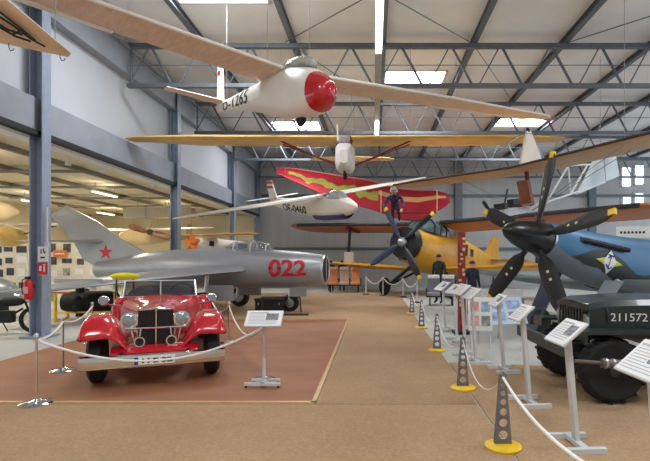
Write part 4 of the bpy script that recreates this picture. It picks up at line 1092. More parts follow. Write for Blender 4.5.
B = stanchion('chrome rope post just behind the information stand on casters', ground(264, 380))
Cc = stanchion('chrome rope post right of the car, behind its right fender', ground(229, 343))
D = stanchion('chrome rope post farthest back, by the car windscreen', V((-3.9, 11.4, 0)))
def rope(label, a, b, drop, r=.014):
    o = MB().tube(sag(a, b, drop), r, 7).build('rope', M_rope, world=True)
    return tag(o, label, 'rope', 'white barrier ropes')
rope('white rope hanging across the front of the red car', A, B, .33)
rope('white rope left of the red car between the two nearest posts', A, E, .06)
rope('white rope left of the red car running to its rear post', E, Fp, .1)
rope('white rope from the post behind the stand back to the right fender post', B, Cc, .3)
rope('white rope from the right fender post to the post by the windscreen', Cc, D, .22)

M_pyl = mat('dark_grey_perforated_steel', (122, 122, 126), .45, .4, .06)
def pylon(label, p, h=.6):
    t = thing('barrier_post', label, 'barrier post', (p.x, p.y, 0), 'perforated barrier posts with yellow bases')
    MB().lathe([(0, 0), (.15, 0), (.155, .02), (.13, .034), (0, .034)], (0, 0, 0), (0, 0, 1), 32).build('base', M_yellow, t)
    # perforated tapering plate folded as a shallow channel
    w0, w1, n = .075, .024, 7
    mb = MB()
    zs = [.03]; z = .055
    cells = []
    rem = h - .06
    ks = [.9 ** i for i in range(n)]; tot = sum(ks)
    for i in range(n):
        hh = rem * ks[i] / tot; cells.append((z, z + hh)); z += hh
    def hw(zz): return w0 + (w1 - w0) * (zz / h)
    for y in (0,):
        for a, b in cells:
            c = (a + b) / 2; r = min((b - a) * .36, hw(c) * .62)
            N = 16
            for q in range(N):
                t0, t1 = 2 * PI * q / N, 2 * PI * (q + 1) / N
                def outer(tt):
                    dx, dz = math.cos(tt), math.sin(tt)
                    k = min(1e9, (((b - a) / 2) / abs(dz)) if abs(dz) > 1e-6 else 1e9)
                    k2 = hw(c) / abs(dx) if abs(dx) > 1e-6 else 1e9
                    kk = min(k, k2); zz = c + dz * kk; xx = dx * kk
                    if k2 < k: xx = math.copysign(hw(zz), dx)
                    return (xx, zz)
                o0, o1 = outer(t0), outer(t1)
                i0 = (r * math.cos(t0), c + r * math.sin(t0)); i1 = (r * math.cos(t1), c + r * math.sin(t1))
                mb.prism([(i0[0], -.006, i0[1]), (o0[0], -.006, o0[1]), (o1[0], -.006, o1[1]), (i1[0], -.006, i1[1])], (0, .012, 0))
    mb.box((0, 0, .045), (hw(.04) * 2, .012, .03))
    for s in (-1, 1):
        mb.loft([[V((s * hw(zz), y, zz)) for y in (-.005, .045, .045, -.005)][:2] + [V((s * (hw(zz) - .008), y, zz)) for y in (.045, -.005)] for zz in (.03, h)])
    mb.box((0, .01, h - .005), (.06, .04, .014))
    mb.build('perforated_upright', M_pyl, t, sharp=30)
    MB().tube([(0, 0, h), (0, 0, h + .02)], .012, 8).build('eyelet', M_pyl, t)
    return V((p.x, p.y, h - .03))
names = ['nearest perforated barrier post on yellow disc, below the edge of the frame', 'perforated grey barrier post with yellow disc nearest the viewer, at the bottom of the photo', 'second perforated grey barrier post on yellow disc, at the edge of the pale floor',
         'third perforated grey barrier post on yellow disc along the aisle', 'fourth perforated grey barrier post on yellow disc along the aisle', 'farthest perforated grey barrier post on yellow disc, near the grey seats']
tops = [pylon(n_, V((1.09, y, 0)), .62) for n_, y in zip(names, (2.18, 4.05, 5.88, 8.3, 11.0, 13.8))]
for k, (a, b) in enumerate(zip(tops, tops[1:])):
    o = MB().tube(sag(a, b, (.1, .3, .26, .24, .2)[k]), (.012, .006, .009, .009, .009)[k], 7).build('rope', M_rope, world=True)
    tag(o, ['white rope running from the nearest barrier post out of the bottom of the photo', 'thin rope between the first and second barrier posts of the aisle', 'white rope between the second and third barrier posts of the aisle',
            'white rope between the third and fourth barrier posts of the aisle', 'white rope between the two farthest barrier posts of the aisle'][k], 'rope', 'white barrier ropes')
# ================================================================== people
def person(name, label, M, J, R, cloth, skin, hair, group=None, helmet=None, cat='person', shoes=None, trousers=None, scale=1.0):
    """J: joint name -> position; skinned from the pelvis"""
    t = thing(name, label, cat, M=M, group=group)
    order = [k for k in J if k != 'nose']; idx = {k: i for i, k in enumerate(order)}
    E_ = [(a, b) for a, b in LINKS if a in idx and b in idx]
    me = bpy.data.meshes.new('body'); me.from_pydata([V(J[k]) for k in order], [(idx[a], idx[b]) for a, b in E_], [])
    o = bpy.data.objects.new('body', me); COL.objects.link(o)
    md = o.modifiers.new('skin', 'SKIN'); md.use_smooth_shade = True
    sv = me.skin_vertices[0].data if me.skin_vertices else None
    for k in order:
        r = R.get(k, .05); sv[idx[k]].radius = (r, r) if not isinstance(r, tuple) else r
        sv[idx[k]].use_root = (k == 'pelvis')
    s2 = o.modifiers.new('sub', 'SUBSURF'); s2.levels = 2; s2.render_levels = 2
    dg = bpy.context.evaluated_depsgraph_get(); dg.update()
    m2 = bpy.data.meshes.new_from_object(o.evaluated_get(dg)); bpy.data.objects.remove(o)
    m2.name = 'body'
    for mm in (cloth, skin, trousers or cloth, shoes or M_black): m2.materials.append(mm)
    H = V(J['head']); hands = [V(J[k]) for k in J if k.startswith('hand') or k.startswith('f')]; feet = [V(J[k]) for k in J if k.startswith('toe') or k.startswith('ankle')]
    neckz = V(J['neck'])
    for p in m2.polygons:
        c = p.center
        mi = 0
        if (c - H).length < (V(J['headtop']) - neckz).length * .62 and c.z > neckz.z + .01: mi = 1
        elif any((c - h).length < .085 for h in hands): mi = 1
        elif any((c - f).length < .12 for f in feet): mi = 3
        elif c.z < J['pelvis'][2] + .02 and min((c - V(J[k])).length for k in ('kneeL', 'kneeR', 'hipL', 'hipR')) < .3: mi = 2
        p.material_index = mi
    o = bpy.data.objects.new('body', m2); COL.objects.link(o); o.parent = t
    f = (V(J['nose']) - H).normalized(); side = f.cross(V((0, 0, 1))).normalized(); upv = side.cross(f)
    RH = Matrix((side, f, upv)).transposed()
    if helmet:
        MB().ell(H + upv * .03, (.135, .15, .14), 18, 10, RH, zmin=-.25).build('helmet', helmet, t)
        MB().ell(H + f * .1 + upv * .03, (.09, .05, .04), 12, 8, RH).build('goggles', M_black, t)
    else:
        MB().ell(H - f * .015 + upv * .035, (.092, .105, .1), 16, 10, RH, zmin=-.15).build('hair', hair, t)
    for s in (-1, 1):
        MB().ell(H + f * .088 + side * s * .034 + upv * .0, (.014, .01, .009), 8, 6, RH).build('eye', M_black, t)
        MB().ell(H + side * s * .088 - upv * .01, (.014, .025, .034), 8, 6, RH).build('ear', skin, t)
    MB().ell(H + f * .1 - upv * .025, (.015, .024, .025), 8, 6, RH).build('nose', skin, t)
    MB().ell(H + f * .09 - upv * .062, (.026, .01, .008), 8, 6, RH).build('mouth', mat('lip', (160, 90, 84), .6, 0, 0), t)
    return t
LINKS = [('pelvis', 'spine'), ('spine', 'chest'), ('chest', 'neck'), ('neck', 'head'), ('head', 'headtop'), ('chest', 'shL'), ('chest', 'shR')]
for s in 'LR':
    LINKS += [('sh' + s, 'elbow' + s), ('elbow' + s, 'wrist' + s), ('wrist' + s, 'hand' + s), ('pelvis', 'hip' + s), ('hip' + s, 'knee' + s), ('knee' + s, 'ankle' + s), ('ankle' + s, 'toe' + s)]
    for k in range(5): LINKS += [('hand' + s, 'f%d%s' % (k, s)), ('f%d%s' % (k, s), 'g%d%s' % (k, s))]
RAD = {'pelvis': (.15, .11), 'spine': (.14, .1), 'chest': (.16, .11), 'neck': .055, 'head': .09, 'headtop': .07, 'nose': .01}
for s in 'LR':
    RAD.update({'sh' + s: .065, 'elbow' + s: .045, 'wrist' + s: .033, 'hand' + s: (.04, .02), 'hip' + s: .085, 'knee' + s: .06, 'ankle' + s: .045, 'toe' + s: .04})
    for k in range(5): RAD['f%d%s' % (k, s)] = .011; RAD['g%d%s' % (k, s)] = .009
def standing():
    J = {'pelvis': (0, 0, .95), 'spine': (0, .01, 1.12), 'chest': (0, 0, 1.34), 'neck': (0, .0, 1.5), 'head': (0, .025, 1.61), 'headtop': (0, .01, 1.7)}
    for s, n in ((1, 'L'), (-1, 'R')):
        J['sh' + n] = (s * .185, 0, 1.41); J['elbow' + n] = (s * .24, -.02, 1.12); J['wrist' + n] = (s * .25, .05, .88); J['hand' + n] = (s * .25, .07, .8)
        J['hip' + n] = (s * .09, 0, .9); J['knee' + n] = (s * .1, .01, .49); J['ankle' + n] = (s * .11, -.02, .08); J['toe' + n] = (s * .12, .13, .04)
        for k in range(5):
            if k == 4: J['f4' + n] = (s * .245, .105, .78); J['g4' + n] = (s * .235, .118, .745)
            else:
                L = (.05, .058, .054, .044)[k]
                J['f%d%s' % (k, n)] = (s * .25, .095 - k * .018, .8 - L); J['g%d%s' % (k, n)] = (s * .243, .1 - k * .018, .8 - L * 1.75)
    J2 = dict(J); return J2
def mk(J, M, label, cloth, trousers, hair, group, helmet=None, name='person', cat='person', nose=(0, 1, 0)):
    H = V(J['head']); JJ = dict(J); n_ = H + V(nose) * .1
    nose_p = n_
    class D_(dict): pass
    J3 = {k: v for k, v in JJ.items()}
    J3['nose'] = tuple(nose_p)
    # nose is only a direction, keep it out of the skeleton
    Jn = {k: v for k, v in J3.items()}
    return person(name, label, M, Jn, RAD, cloth, mat('skin', (214, 170, 142), .6, 0, .02), hair, group, helmet, cat, None, trousers)
M_hairb = mat('dark_brown_hair', (52, 36, 28), .7, 0, .1, 30)
M_olive = mat('dark_olive_cloth', (46, 56, 44), .85, 0, .08, 10)
M_navycl = mat('navy_cloth', (38, 42, 58), .85, 0, .08, 10)
mk(standing(), Matrix.Translation(P(439, 260, 17.0) * V((1, 1, 0)).x if False else V((P(439, 260, 17.0).x, 17.0, 0))) @ Matrix.Rotation(PI * .8, 4, 'Z'),
   'standing dummy in dark olive clothes between grey seat pair and yellow biplane', M_olive, M_olive, M_hairb, None, name='mannequin', cat='mannequin')
J = standing()
mk(J, Matrix.Translation(V((P(472, 262, 13.2).x, 13.2, 0))) @ Matrix.Rotation(PI * 1.1, 4, 'Z') @ Matrix.Scale(.88, 4),
   'standing dummy in navy clothes right of the red pole', M_navycl, M_navycl, mat('red_brown_hair', (110, 52, 36), .7, 0, .1, 30), None, name='mannequin', cat='mannequin')
for px_, lab in ((331, 'standing dummy in navy uniform behind the left end of the orange seats'), (342, 'standing dummy in navy uniform between orange seats and small white notice board')):
    mk(standing(), Matrix.Translation(V((P(px_, 260, 23.05).x, 23.05, 0))) @ Matrix.Rotation(PI, 4, 'Z') @ Matrix.Scale(.85, 4), lab, M_navycl, M_navycl, M_hairb, None, name='mannequin', cat='mannequin')
# hang glider pilot, upright in the harness with hands on the bar
J = {'pelvis': (0, -.72, -.1), 'spine': (0, -.5, -.02), 'chest': (0, -.24, .1), 'neck': (0, -.08, .2), 'head': (0, .06, .28), 'headtop': (0, .07, .4)}
for s, n in ((1, 'L'), (-1, 'R')):
    J['sh' + n] = (s * .2, -.2, .14); J['elbow' + n] = (s * .33, .0, -.12); J['wrist' + n] = (s * .27, .2, -.3); J['hand' + n] = (s * .25, .26, -.36)
    J['hip' + n] = (s * .09, -.8, -.14); J['knee' + n] = (s * .11, -1.2, -.3); J['ankle' + n] = (s * .11, -1.58, -.42); J['toe' + n] = (s * .11, -1.68, -.54)
    for k in range(5):
        if k == 4: J['f4' + n] = (s * .215, .28, -.38); J['g4' + n] = (s * .205, .29, -.41)
        else: J['f%d%s' % (k, n)] = (s * (.22 + .02 * k), .31, -.37); J['g%d%s' % (k, n)] = (s * (.22 + .02 * k), .31, -.415)
pp = P(394, 196, 20.7)
pil = mk(J, Matrix.Translation(pp + V((0, 0, -.2))) @ Matrix.Rotation(PI * .97, 4, 'Z') @ Matrix.Scale(1.3, 4), 'pilot dummy in blue camouflage suit and white helmet hanging under the red sail', mat('blue_camouflage_cloth', (62, 66, 110), .8, 0, .45, 9), mat('blue_camouflage_cloth', (62, 66, 110), .8, 0, .45, 9), M_hairb, None, mat('white_helmet', (216, 218, 212), .3, 0, .12, 8), name='mannequin', cat='mannequin')
for s in (-.14, .14):
    MB().tube([V((s, -.3, .2)), V((0, -.6, 1.0))], .02, 6).build('harness_strap', M_dark, pil)
MB().tube([V((-.3, .05, .3)), V((-.3, .05, .5))], .015, 6).build('harness_ring', M_alu, pil) if False else None

# ================================================================== seats
M_oseat = mat('orange_seat_fabric', (220, 152, 104), .85, 0, .06, 12)
M_gseat = mat('grey_violet_seat_fabric', (150, 148, 164), .85, 0, .06, 12)
M_pink = mat('pale_seat_fabric', (206, 176, 160), .85, 0, .06, 12)
def seats(label, loc, rz, n, m, w=.52, zs=1.0):
    t = thing('seat_row', label, 'seats', M=Matrix.Translation(V(loc)) @ Matrix.Rotation(rz, 4, 'Z') @ Matrix.Diagonal((1, 1, zs, 1)))
    for k in range(n):
        x = (k - (n - 1) / 2) * w
        mm = m[k] if isinstance(m, list) else m
        s = MB().box((x, -.05, .43), (w - .06, .46, .13)).build('seat', mm, t, bevel=.03)
        b = MB().box((x, .22, .82), (w - .06, .13, .72), Matrix.Rotation(-.16, 3, 'X')).build('backrest', mm, t, bevel=.04)
        MB().box((x, .19, 1.1), (w - .1, .15, .16), Matrix.Rotation(-.16, 3, 'X')).build('headrest_cover', M_white if m is M_gseat else mm, b, bevel=.03)
    for k in range(n + 1):
        x = (k - n / 2) * w
        a = MB(); a.box((x, -.03, .62), (.045, .42, .05)); a.box((x, .1, .5), (.035, .05, .24)); a.build('armrest', M_dark, t, bevel=.008)
    for x in (-(n / 2 - .25) * w, (n / 2 - .25) * w):
        l = MB(); l.tube([(x, -.22, 0), (x, -.2, .34)], .025, 6); l.tube([(x, .22, 0), (x, .15, .34)], .025, 6); l.tube([(x, -.25, .03), (x, .28, .03)], .025, 6); l.build('leg', M_dark, t)
    MB().box((0, 0, .34), (n * w, .4, .05)).build('seat_rail', M_dark, t)
    return t
a = P(344, 293, 22.2)
seats('row of three orange aircraft seats at the far end of the aisle', (a.x, 22.4, 0), 0.0, 3, [M_oseat, M_pink, M_oseat])
a = P(441, 304, 16.4)
seats('pair of grey aircraft seats in front of the yellow biplane', (a.x, 16.4, 0), -.1, 2, M_gseat, .5, .86)

# small boards, chain barrier, red pole
t = thing('notice_board', 'small white notice board on a post behind the orange seats', 'notice', (P(349, 258, 22.9).x, 22.88, 0))
MB().box((0, 0, 1.62), (.44, .03, .54)).build('board', M_white, t)
MB().tube([(0, .03, 0), (0, .03, 1.85)], .025, 6).build('post', M_alu, t)
MB().box((0, .03, .02), (.4, .3, .04)).build('foot', M_alu, t)
for k, (px, m_) in enumerate(((331, M_navycl), (342, M_navycl))):
    pass
def chainpost(label, p, h=.8):
    t = thing('chain_post', label, 'chain post', (p.x, p.y, 0), 'posts of the white chain barrier')
    MB().lathe([(0, 0), (.15, 0), (.14, .03), (.03, .05), (0, .05)], (0, 0, 0), (0, 0, 1), 16).build('base', M_dark, t)
    MB().tube([(0, 0, .04), (0, 0, h)], .02, 8).build('pole', M_white, t)
    return V((p.x, p.y, h - .03))
cps = [chainpost(l, V((P(px, 280, Y).x, Y, 0))) for l, px, Y in (('white chain post beside the orange seats', 366, 21.0), ('white chain post under the biplane propeller, second from the orange seats', 383, 20.4), ('white chain post left of the biplane wheel', 403, 19.6), ('white chain post nearest the grey seats', 417, 17.2))]
for k, (a, b) in enumerate(zip(cps, cps[1:])):
    tag(MB().tube(sag(a, b, .28), .022, 6).build('chain', M_white, world=True), ['white plastic chain beginning beside the orange seats', 'white plastic chain under the biplane propeller', 'white plastic chain ending at the grey seats'][k], 'chain', 'white chains of the barrier')
t = thing('decorated_pole', 'tall red pole with white patches standing among the information stands', 'pole', (1.86, 10.2, 0))
Mrp = mat('red_brown_pole_paint', (140, 44, 34), .5, 0, .15, 8)
MB().box((0, 0, 1.08), (.15, .12, 2.14)).build('shaft', Mrp, t, bevel=.01)
rnd = random.Random(3)
for k in range(15):
    z = .5 + 1.6 * k / 15 + rnd.uniform(-.02, .02); MB().box((rnd.uniform(-.045, .045), -.063, z), (rnd.uniform(.03, .07), .006, rnd.uniform(.03, .07))).build('painted_patch', mat('cream_patch', (222, 190, 160), .6, 0, .1, 8), t)
MB().box((0, 0, .03), (.36, .36, .06)).build('base', M_dark, t)
# pale display tables and posters beyond the rope on the pale floor
def poster_easel(label, loc, rz, w, h, cols, tilt=.18, pm=None):
    t = thing('display_board', label, 'display board', loc, rotz=rz)
    R = Matrix.Rotation(-tilt, 3, 'X')
    MB().box((0, 0, .3 + h / 2), (w, .025, h), R).build('panel', pm or M_white, t)
    for k, c in enumerate(cols):
        MB().box(R @ V((((k % 2) - .5) * w * .46, -.016, (k // 2 - .5) * h * .42)) + V((0, 0, .3 + h / 2)), (w * .36, .006, h * .3), R).build('print', c, t)
    for s in (-1, 1): MB().tube([(s * w * .4, -.1, 0), (s * w * .4, .05 + h * .1, .3 + h * .7)], .015, 6).build('leg', M_alu, t)
    MB().tube([(0, .3, 0), (0, .08, .3 + h * .7)], .015, 6).build('leg', M_alu, t)
cb, cg, cr_ = mat('blue_print', (150, 170, 205), .6, 0, .2, 12), mat('grey_print', (150, 150, 152), .6, 0, .25, 14), mat('pink_print', (226, 160, 150), .6, 0, .2, 12)
poster_easel('pale blue tilted display board beneath the lower left black propeller blade', (2.55, 9.3, 0), .25, .8, .56, [cb, cg, cb, cb], .5, mat('pale_blue_panel', (196, 208, 228), .6, 0, .04))
poster_easel('white display board with pink and grey prints just right of the red pole foot', (1.9, 8.6, 0), -.1, .42, .6, [cr_, cg, cr_, cb])
t = thing('display_case', 'low glass-topped display table on the pale floor under the black propeller', 'display table', (2.9, 11.9, 0))
MB().box((0, 0, .62), (1.5, .7, .06)).build('table_top', M_lightgrey, t, bevel=.01)
MB().box((0, 0, .74), (1.4, .6, .16)).build('glass_cover', M_glass, t)
for x, y in ((-.7, -.3), (.7, -.3), (.7, .3), (-.7, .3)): MB().box((x, y, .3), (.05, .05, .6)).build('leg', M_alu, t)

# ================================================================== column fittings
t = thing('fire_extinguisher', 'red fire extinguisher hung on the front blue-grey column', 'fire extinguisher', (-6.84, 9.5, .78), M=Matrix.Translation(V((-6.84, 9.5, .78))) @ Matrix.Scale(.85, 4))
MB().lathe([(0, 0), (.085, 0), (.095, .03), (.095, .36), (.07, .43), (.03, .46), (0, .46)], (0, 0, 0), (0, 0, 1), 20).build('cylinder', M_red, t)
MB().box((0, -.02, .5), (.06, .12, .07)).build('valve', M_black, t)
MB().tube([(.02, -.03, .5), (-.12, -.03, .46), (-.13, -.03, .25), (-.11, -.03, .12)], .013, 6).build('hose', M_black, t)
MB().box((0, -.096, .22), (.11, .006, .16)).build('instruction_label', mat('label_paper', (226, 170, 160), .6, 0, .2, 30), t)
MB().box((0, .1, .3), (.12, .03, .1)).build('bracket', M_dark, t)
t = thing('safety_sign', 'white sign with black lettering above a red fire sign on the front column', 'sign', (-6.62, 9.6, 1.25))
xs_ = -6.6
MB().box((0, -.006, .43), (.19, .012, .3)).build('white_panel', M_white, t)
MB().box((0, -.006, .14), (.19, .012, .25)).build('red_panel', M_red, t)
gl = MB(); gl.box((-.03, -.015, .48), (.02, .004, .09)); gl.box((.02, -.015, .5), (.02, .004, .08)); gl.box((.045, -.015, .46), (.02, .004, .05)); gl.box((.0, -.015, .36), (.09, .004, .03)); gl.build('black_pictogram', M_inkb, t)
gl = MB(); gl.lathe([(0, 0), (.022, 0), (.022, .09), (.01, .11), (0, .11)], (-.04, -.014, .09), (0, 0, 1), 8); gl.box((.035, -.015, .14), (.03, .004, .13)); gl.box((.035, -.015, .22), (.05, .004, .015)); gl.build('white_pictogram', M_white, t)
MB().box((0, .01, .28), (.2, .02, .56)).build('backing_plate', M_lightgrey, t)
t = thing('conduit', 'grey cable conduit running up the front column', 'conduit', (-6.58, 9.66, .0))
MB().tube([(0, 0, 1.9), (0, 0, 2.62)], .02, 8).build('pipe', M_lightgrey, t)
MB().box((0, 0, 1.87), (.07, .05, .1)).build('junction_box', M_lightgrey, t)

# ================================================================== gallery
def photo_wall(label, x0, x1, y, h, seed, z0=.25):
    t = thing('display_wall', label, 'display wall', ((x0 + x1) / 2, y, 0), 'display walls in the gallery')
    w = x1 - x0
    MB().box((0, 0, (z0 + h) / 2), (w, .06, h - z0)).build('panel', mat('display_white', (226, 220, 204), .7, 0, .03), t)
    for s in (-1, 1): MB().box((s * w * .45, 0, .2), (.06, .4, .4)).build('foot', M_alu, t)
    r_ = random.Random(seed)
    cols_ = [mat('dark_photo_print', (70, 68, 66), .5, 0, .5, 6), mat('grey_photo', (150, 146, 138), .5, 0, .4, 6), mat('black_photo_print', (44, 44, 46), .5, 0, .5, 8), M_paper]
    nx, ny = int(w / .42), 4
    for i in range(nx):
        for j in range(ny):
            pw, ph = r_.uniform(.2, .36), r_.uniform(.16, .32)
            MB().box((-w / 2 + (i + .5) * w / nx + r_.uniform(-.05, .05), -.04, h - .25 - j * .44 + r_.uniform(-.06, .06)), (pw, .015, ph)).build('photo_print', r_.choice(cols_), t)
photo_wall('white display wall with photo prints, left of the front column', -16.6, -12.4, 17.2, 2.2, 5)
photo_wall('white display wall with photo prints, between front column and grey jet tail', -12.1, -9.7, 17.8, 2.2, 8)
photo_wall('white display wall with photo prints, deep behind the red star', -11.6, -8.0, 25.5, 2.0, 11)

def simple_glider(label, M, body, wingc, span, L, chord=1.0, group=None, cat='glider'):
    t = thing('glider', label, cat, M=M, group=group)
    F = Fus(smooth_st([(L * .32, .03, 0, .04, .04), (L * .28, .2, 0, .22, .24), (L * .12, .32, 0, .42, .36), (-L * .1, .24, .03, .3, .3), (-L * .4, .1, .1, .16, .16), (-L * .65, .04, .12, .1, .1)]), 2.3)
    F.mesh(MB()) if False else None
    mb = MB(); F.mesh(mb); mb.build('fuselage', body, t)
    for s in (-1, 1):
        mb = MB(); wing(mb, [((.5, s * .1, .36), (.5 - chord, s * .1, .38)), ((.45, s * span * .3, .4), (.5 - chord, s * span * .3, .42)), ((.2, s * span * .5, .44), (-.1, s * span * .5, .45))], .13, under=1); mb.build('wing', [wingc, wingc], t)
        mb = MB(); wing(mb, [((-L * .55, s * .03, .14), (-L * .65, s * .03, .14)), ((-L * .57, s * 1.1, .14), (-L * .64, s * 1.1, .14))], .1); mb.build('stabilizer', wingc, t)
    MB().prism([(-L * .55, -.02, .1), (-L * .66, -.02, .1), (-L * .66, -.02, .95), (-L * .59, -.02, .95)], (0, .04, 0)).build('fin', body, t)
    MB().ell((L * .16, 0, .25), (.4, .22, .28), 14, 7, zmin=-.2).build('canopy', M_glass, t)
    wires(t, [(0, -.7, .4), (0, .7, .4)], 4.15)
    return t
M_warm = mat('warm_cream_fabric', (232, 208, 160), .55, 0, .05, 2)
simple_glider('cream glider hung in the gallery left of the front column', frame((-11.6, 12.6, 2.95), (.93, .35), -3), M_warm, M_warm, 9.0, 6.0, 1.1)
simple_glider('cream glider with long pale wing hung in the gallery behind the grey jet fin', frame((-11.4, 24.0, 2.6), (-.25, -.95), 0), M_warm, M_cream, 7.6, 5.5, .9)
# small yellow machine hung at far left, orange board
t = thing('ultralight', 'small yellow flying machine hung in the gallery beside the front column', 'aircraft', M=frame((-11.6, 15.4, 2.25), (.3, -.95)))
mb = MB(); Fus(smooth_st([(.9, .08, 0, .1, .1), (.5, .3, 0, .3, .3), (-.3, .3, .02, .3, .28), (-1.6, .1, .05, .1, .1)])).mesh(mb); mb.build('fuselage', M_yel, t)
for s in (-1, 1):
    mb = MB(); wing(mb, [((.3, s * .1, .4), (-.6, s * .1, .4)), ((.2, s * 2.0, .45), (-.5, s * 2.0, .45))], .1); mb.build('wing', M_cream, t)
    MB().tube([(0, s * .25, .1), (-.1, s * 1.2, .42)], .02, 5).build('strut', M_dark, t)
wires(t, [(0, -1, .45), (0, 1, .45)], 4.15)
t = thing('sign_board', 'orange sign board on the display wall behind the front column', 'sign', (P(58, 252, 17.6).x, 17.72, P(58, 257, 17.6).z))
MB().box((0, 0, .12), (.5, .03, .26)).build('board', M_orange, t)
MB().box((0, -.018, .12), (.34, .006, .05)).build('lettering_bar', M_white, t)
# radial-engined machine with orange nose
t = thing('model_aircraft', 'cream aircraft with orange star-shaped engine hung behind the second column', 'aircraft', M=frame((P(192, 243, 20).x, 20.0, P(192, 243, 20).z), (-.35, -.93)))
mb = MB(); Fus(smooth_st([(-.1, .24, 0, .24, .24), (-1.0, .26, 0, .28, .28), (-2.5, .14, .05, .16, .16), (-3.6, .05, .1, .08, .08)])).mesh(mb); mb.build('fuselage', M_cream, t)
for k in range(5):
    a = PI / 2 + 2 * PI * k / 5
    MB().lathe([(.1, .1), (.11, .2), (.09, .34), (.04, .42)], (0, 0, 0), (0, math.cos(a), math.sin(a)), 12).build('cylinder', M_orange, t)
MB().lathe([(.16, -.12), (.16, .06), (.06, .14), (0, .16)], (0, 0, 0), (1, 0, 0), 16).build('crankcase', M_orange, t)
MB().box((-.9, .27, .0), (.3, .02, .22)).build('dark_badge', M_dark, t)
for s in (-1, 1):
    mb = MB(); wing(mb, [((-.5, s * .1, .35), (-1.5, s * .1, .35)), ((-.6, s * 2.4, .4), (-1.4, s * 2.4, .4))], .1); mb.build('wing', mat('amber_fabric', (216, 166, 90), .5, 0, .06), t)
wires(t, [(-1, -.9, .4), (-1, .9, .4)], 4.15)
t = thing('propeller', 'brown wooden aircraft propeller hung in the gallery left of the second column', 'propeller', (P(150, 232, 19).x, 19.0, P(150, 232, 19).z))
mb = MB(); blade(mb, (0, 0, 0), (-.85, 0, .24), .26, (0, 1, 0), .5); blade(mb, (0, 0, 0), (.85, 0, -.24), .26, (0, 1, 0), .5); mb.build('blades', mat('brown_wood_prop', (134, 86, 54), .4, 0, .1, 8), t)
MB().lathe([(0, -.08), (.11, -.08), (.11, .08), (0, .08)], (0, 0, 0), (0, 1, 0), 16).build('hub', M_dark, t)
MB().tube([(0, 0, .1), (0, 0, 4.15 - P(150, 232, 19).z)], .006, 5).build('suspension_wire', M_wire, t)
t = thing('ventilation_duct', 'grey ventilation duct under the gallery ceiling', 'duct', (-9.6, 21.5, 3.4))
MB().box((0, 0, .22), (3.0, .5, .44)).build('duct', mat('duct_grey', (186, 178, 160), .6, .2, .04), t)
for x in (-1.0, .4, 1.3): MB().tube([(x, 0, .4), (x, 0, .76)], .012, 5).build('hanger', M_wire, t)
for x in (-.5, .9): MB().box((x, 0, .22), (.04, .52, .46)).build('flange', M_galdark, t)
# spotlights under the gallery edge
for k, (px, py, Y) in enumerate(((68, 156, 12.0), (102, 165, 13.0), (152, 182, 15.5))):
    t = thing('spotlight', ['white spotlight on gallery ceiling nearest the front column', 'white spotlight on gallery ceiling, middle of three', 'white spotlight on gallery ceiling next to the second column'][k], 'spotlight', (P(px, py, Y).x, Y, 4.05))
    MB().lathe([(0, .1), (.05, .1), (.05, 0), (.075, -.12), (.065, -.13), (0, -.1)], (0, 0, 0), (0, 0, 1), 16).build('housing', M_white, t)

# ================================================================== machines behind the rope at the left
t = thing('engine_stand', 'black aircraft engine on a yellow stand behind the left fender of the red car', 'engine', M=Matrix.Translation(V((-7.4, 12.55, 0))) @ Matrix.Rotation(.2, 4, 'Z') @ Matrix.Diagonal((1.15, .9, .74, 1)))
MB().lathe([(0, -.55), (.3, -.55), (.38, -.4), (.38, .4), (.3, .55), (0, .55)], (0, 0, .62), (1, 0, .0), 18).build('crankcase', M_black, t)
for k in range(7):
    a = 2 * PI * k / 7
    MB().tube([(-.2, .3 * math.cos(a), .62 + .3 * math.sin(a)), (-.2, .52 * math.cos(a), .62 + .52 * math.sin(a))], .09, 8).build('cylinder', M_dark, t)
for x in (-.6, .6):
    MB().tube([(x, -.4, 0), (x, -.4, .95)], .035, 6).build('upright', M_yellow, t); MB().tube([(x, .4, 0), (x, .4, .95)], .035, 6).build('upright', M_yellow, t)
    MB().tube([(x, -.45, .05), (x, .45, .05)], .035, 6).build('foot_rail', M_yellow, t)
for y in (-.4, .4): MB().tube([(-.6, y, .3), (.6, y, .3)], .03, 6).build('side_rail', M_yellow, t)
t = thing('motorcycle', 'dark motorcycle standing behind the front column', 'motorcycle', M=Matrix.Translation(V((-7.85, 10.2, 0))) @ Matrix.Rotation(.15, 4, 'Z') @ Matrix.Scale(.84, 4))
for x in (-.65, .65):
    w = MB().lathe([(.24, -.05), (.3, -.06), (.33, 0), (.3, .06), (.24, .05), (.24, -.05)], (x, 0, .33), (0, 1, 0), 24, False).build('wheel', M_black, t)
    sp = MB(); sp.lathe([(0, -.06), (.05, -.06), (.05, .06), (0, .06)], (x, 0, .33), (0, 1, 0), 12)
    for k in range(10):
        a = 2 * PI * k / 10; sp.tube([(x, 0, .33), (x + .25 * math.cos(a), 0, .33 + .25 * math.sin(a))], .006, 4)
    sp.build('spokes', M_alu, w)
MB().tube([(.65, 0, .33), (.45, 0, .85), (-.1, 0, .75), (-.65, 0, .33), (-.1, 0, .3), (.42, 0, .62)], .03, 8).build('frame', M_dark, t)
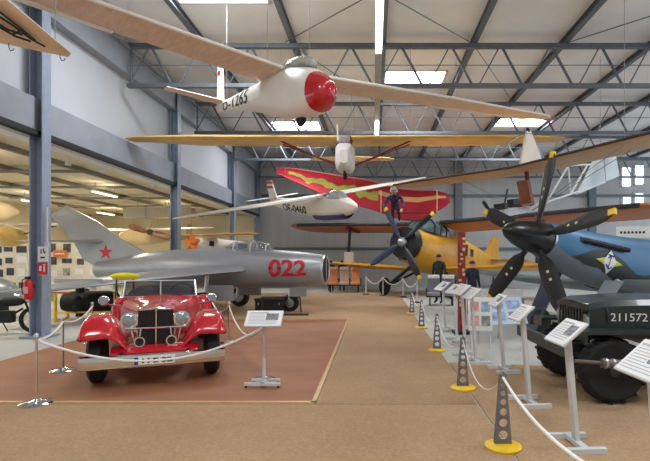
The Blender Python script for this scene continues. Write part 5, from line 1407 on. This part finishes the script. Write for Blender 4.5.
MB().ell((.18, 0, .8), (.3, .14, .12), 14, 8).build('fuel_tank', M_black, t)
MB().box((-.28, 0, .82), (.42, .2, .08)).build('saddle', mat('brown_leather', (140, 84, 54), .55, 0, .08), t, bevel=.02)
MB().box((.05, 0, .42), (.34, .22, .3)).build('engine', M_dark, t, bevel=.03)
MB().tube([(.4, -.34, 1.0), (.46, -.1, .95), (.46, .1, .95), (.4, .34, 1.0)], .015, 6).build('handlebar', M_chrome, t)
MB().lathe([(0, 0), (.08, .0), (.08, -.08), (.03, -.12)], (.6, 0, .85), (1, 0, 0), 14).build('headlamp', M_chrome, t)
MB().tube([(-.05, .0, .3), (-.05, .22, .02)], .014, 6).build('side_stand', M_dark, t)
t = thing('jet_pod', 'rounded grey-blue pod on a low cradle at the far left edge', 'pod', (-10.25, 12.6, 0))
MB().ell((0, 0, .72), (.9, .42, .4), 24, 14).build('shell', mat('grey_blue_pod', (130, 140, 146), .35, .3, .05), t)
for x in (-.4, .4): MB().box((x, 0, .2), (.08, .6, .4)).build('cradle', M_dark, t)
# yellow pod behind the car windscreen
t = thing('yellow_pod', 'slim yellow pod on a thin trestle behind the red car windscreen', 'pod', (P(125, 276, 11.3).x, 11.3, 0))
MB().ell((0, 0, 1.17), (.36, .1, .085), 20, 10).build('shell', mat('lemon_yellow', (226, 214, 40), .45, 0, .04), t)
for x in (-.2, .2):
    MB().tube([(x, -.12, 0), (x, 0, 1.1)], .014, 6).build('trestle_leg', M_dark, t); MB().tube([(x, .12, 0), (x, 0, 1.1)], .014, 6).build('trestle_leg', M_dark, t)

a = P(633, 232, 21.0)
t = thing('notice_board', 'white board with dark lettering line on posts, above the blue fighter nose in the background', 'notice', (a.x, 21.0, 0), rotz=-.25)
MB().box((0, 0, a.z), (1.35, .04, .5)).build('board', M_white, t)
for x in (-.5, .5): MB().tube([(x, .05, 0), (x, .05, a.z + .2)], .03, 8).build('post', M_alu, t)
for k in range(7): MB().box((-.48 + .15 * k, -.024, a.z - .02), (.09, .006, .1)).build('lettering_mark', M_dark, t)
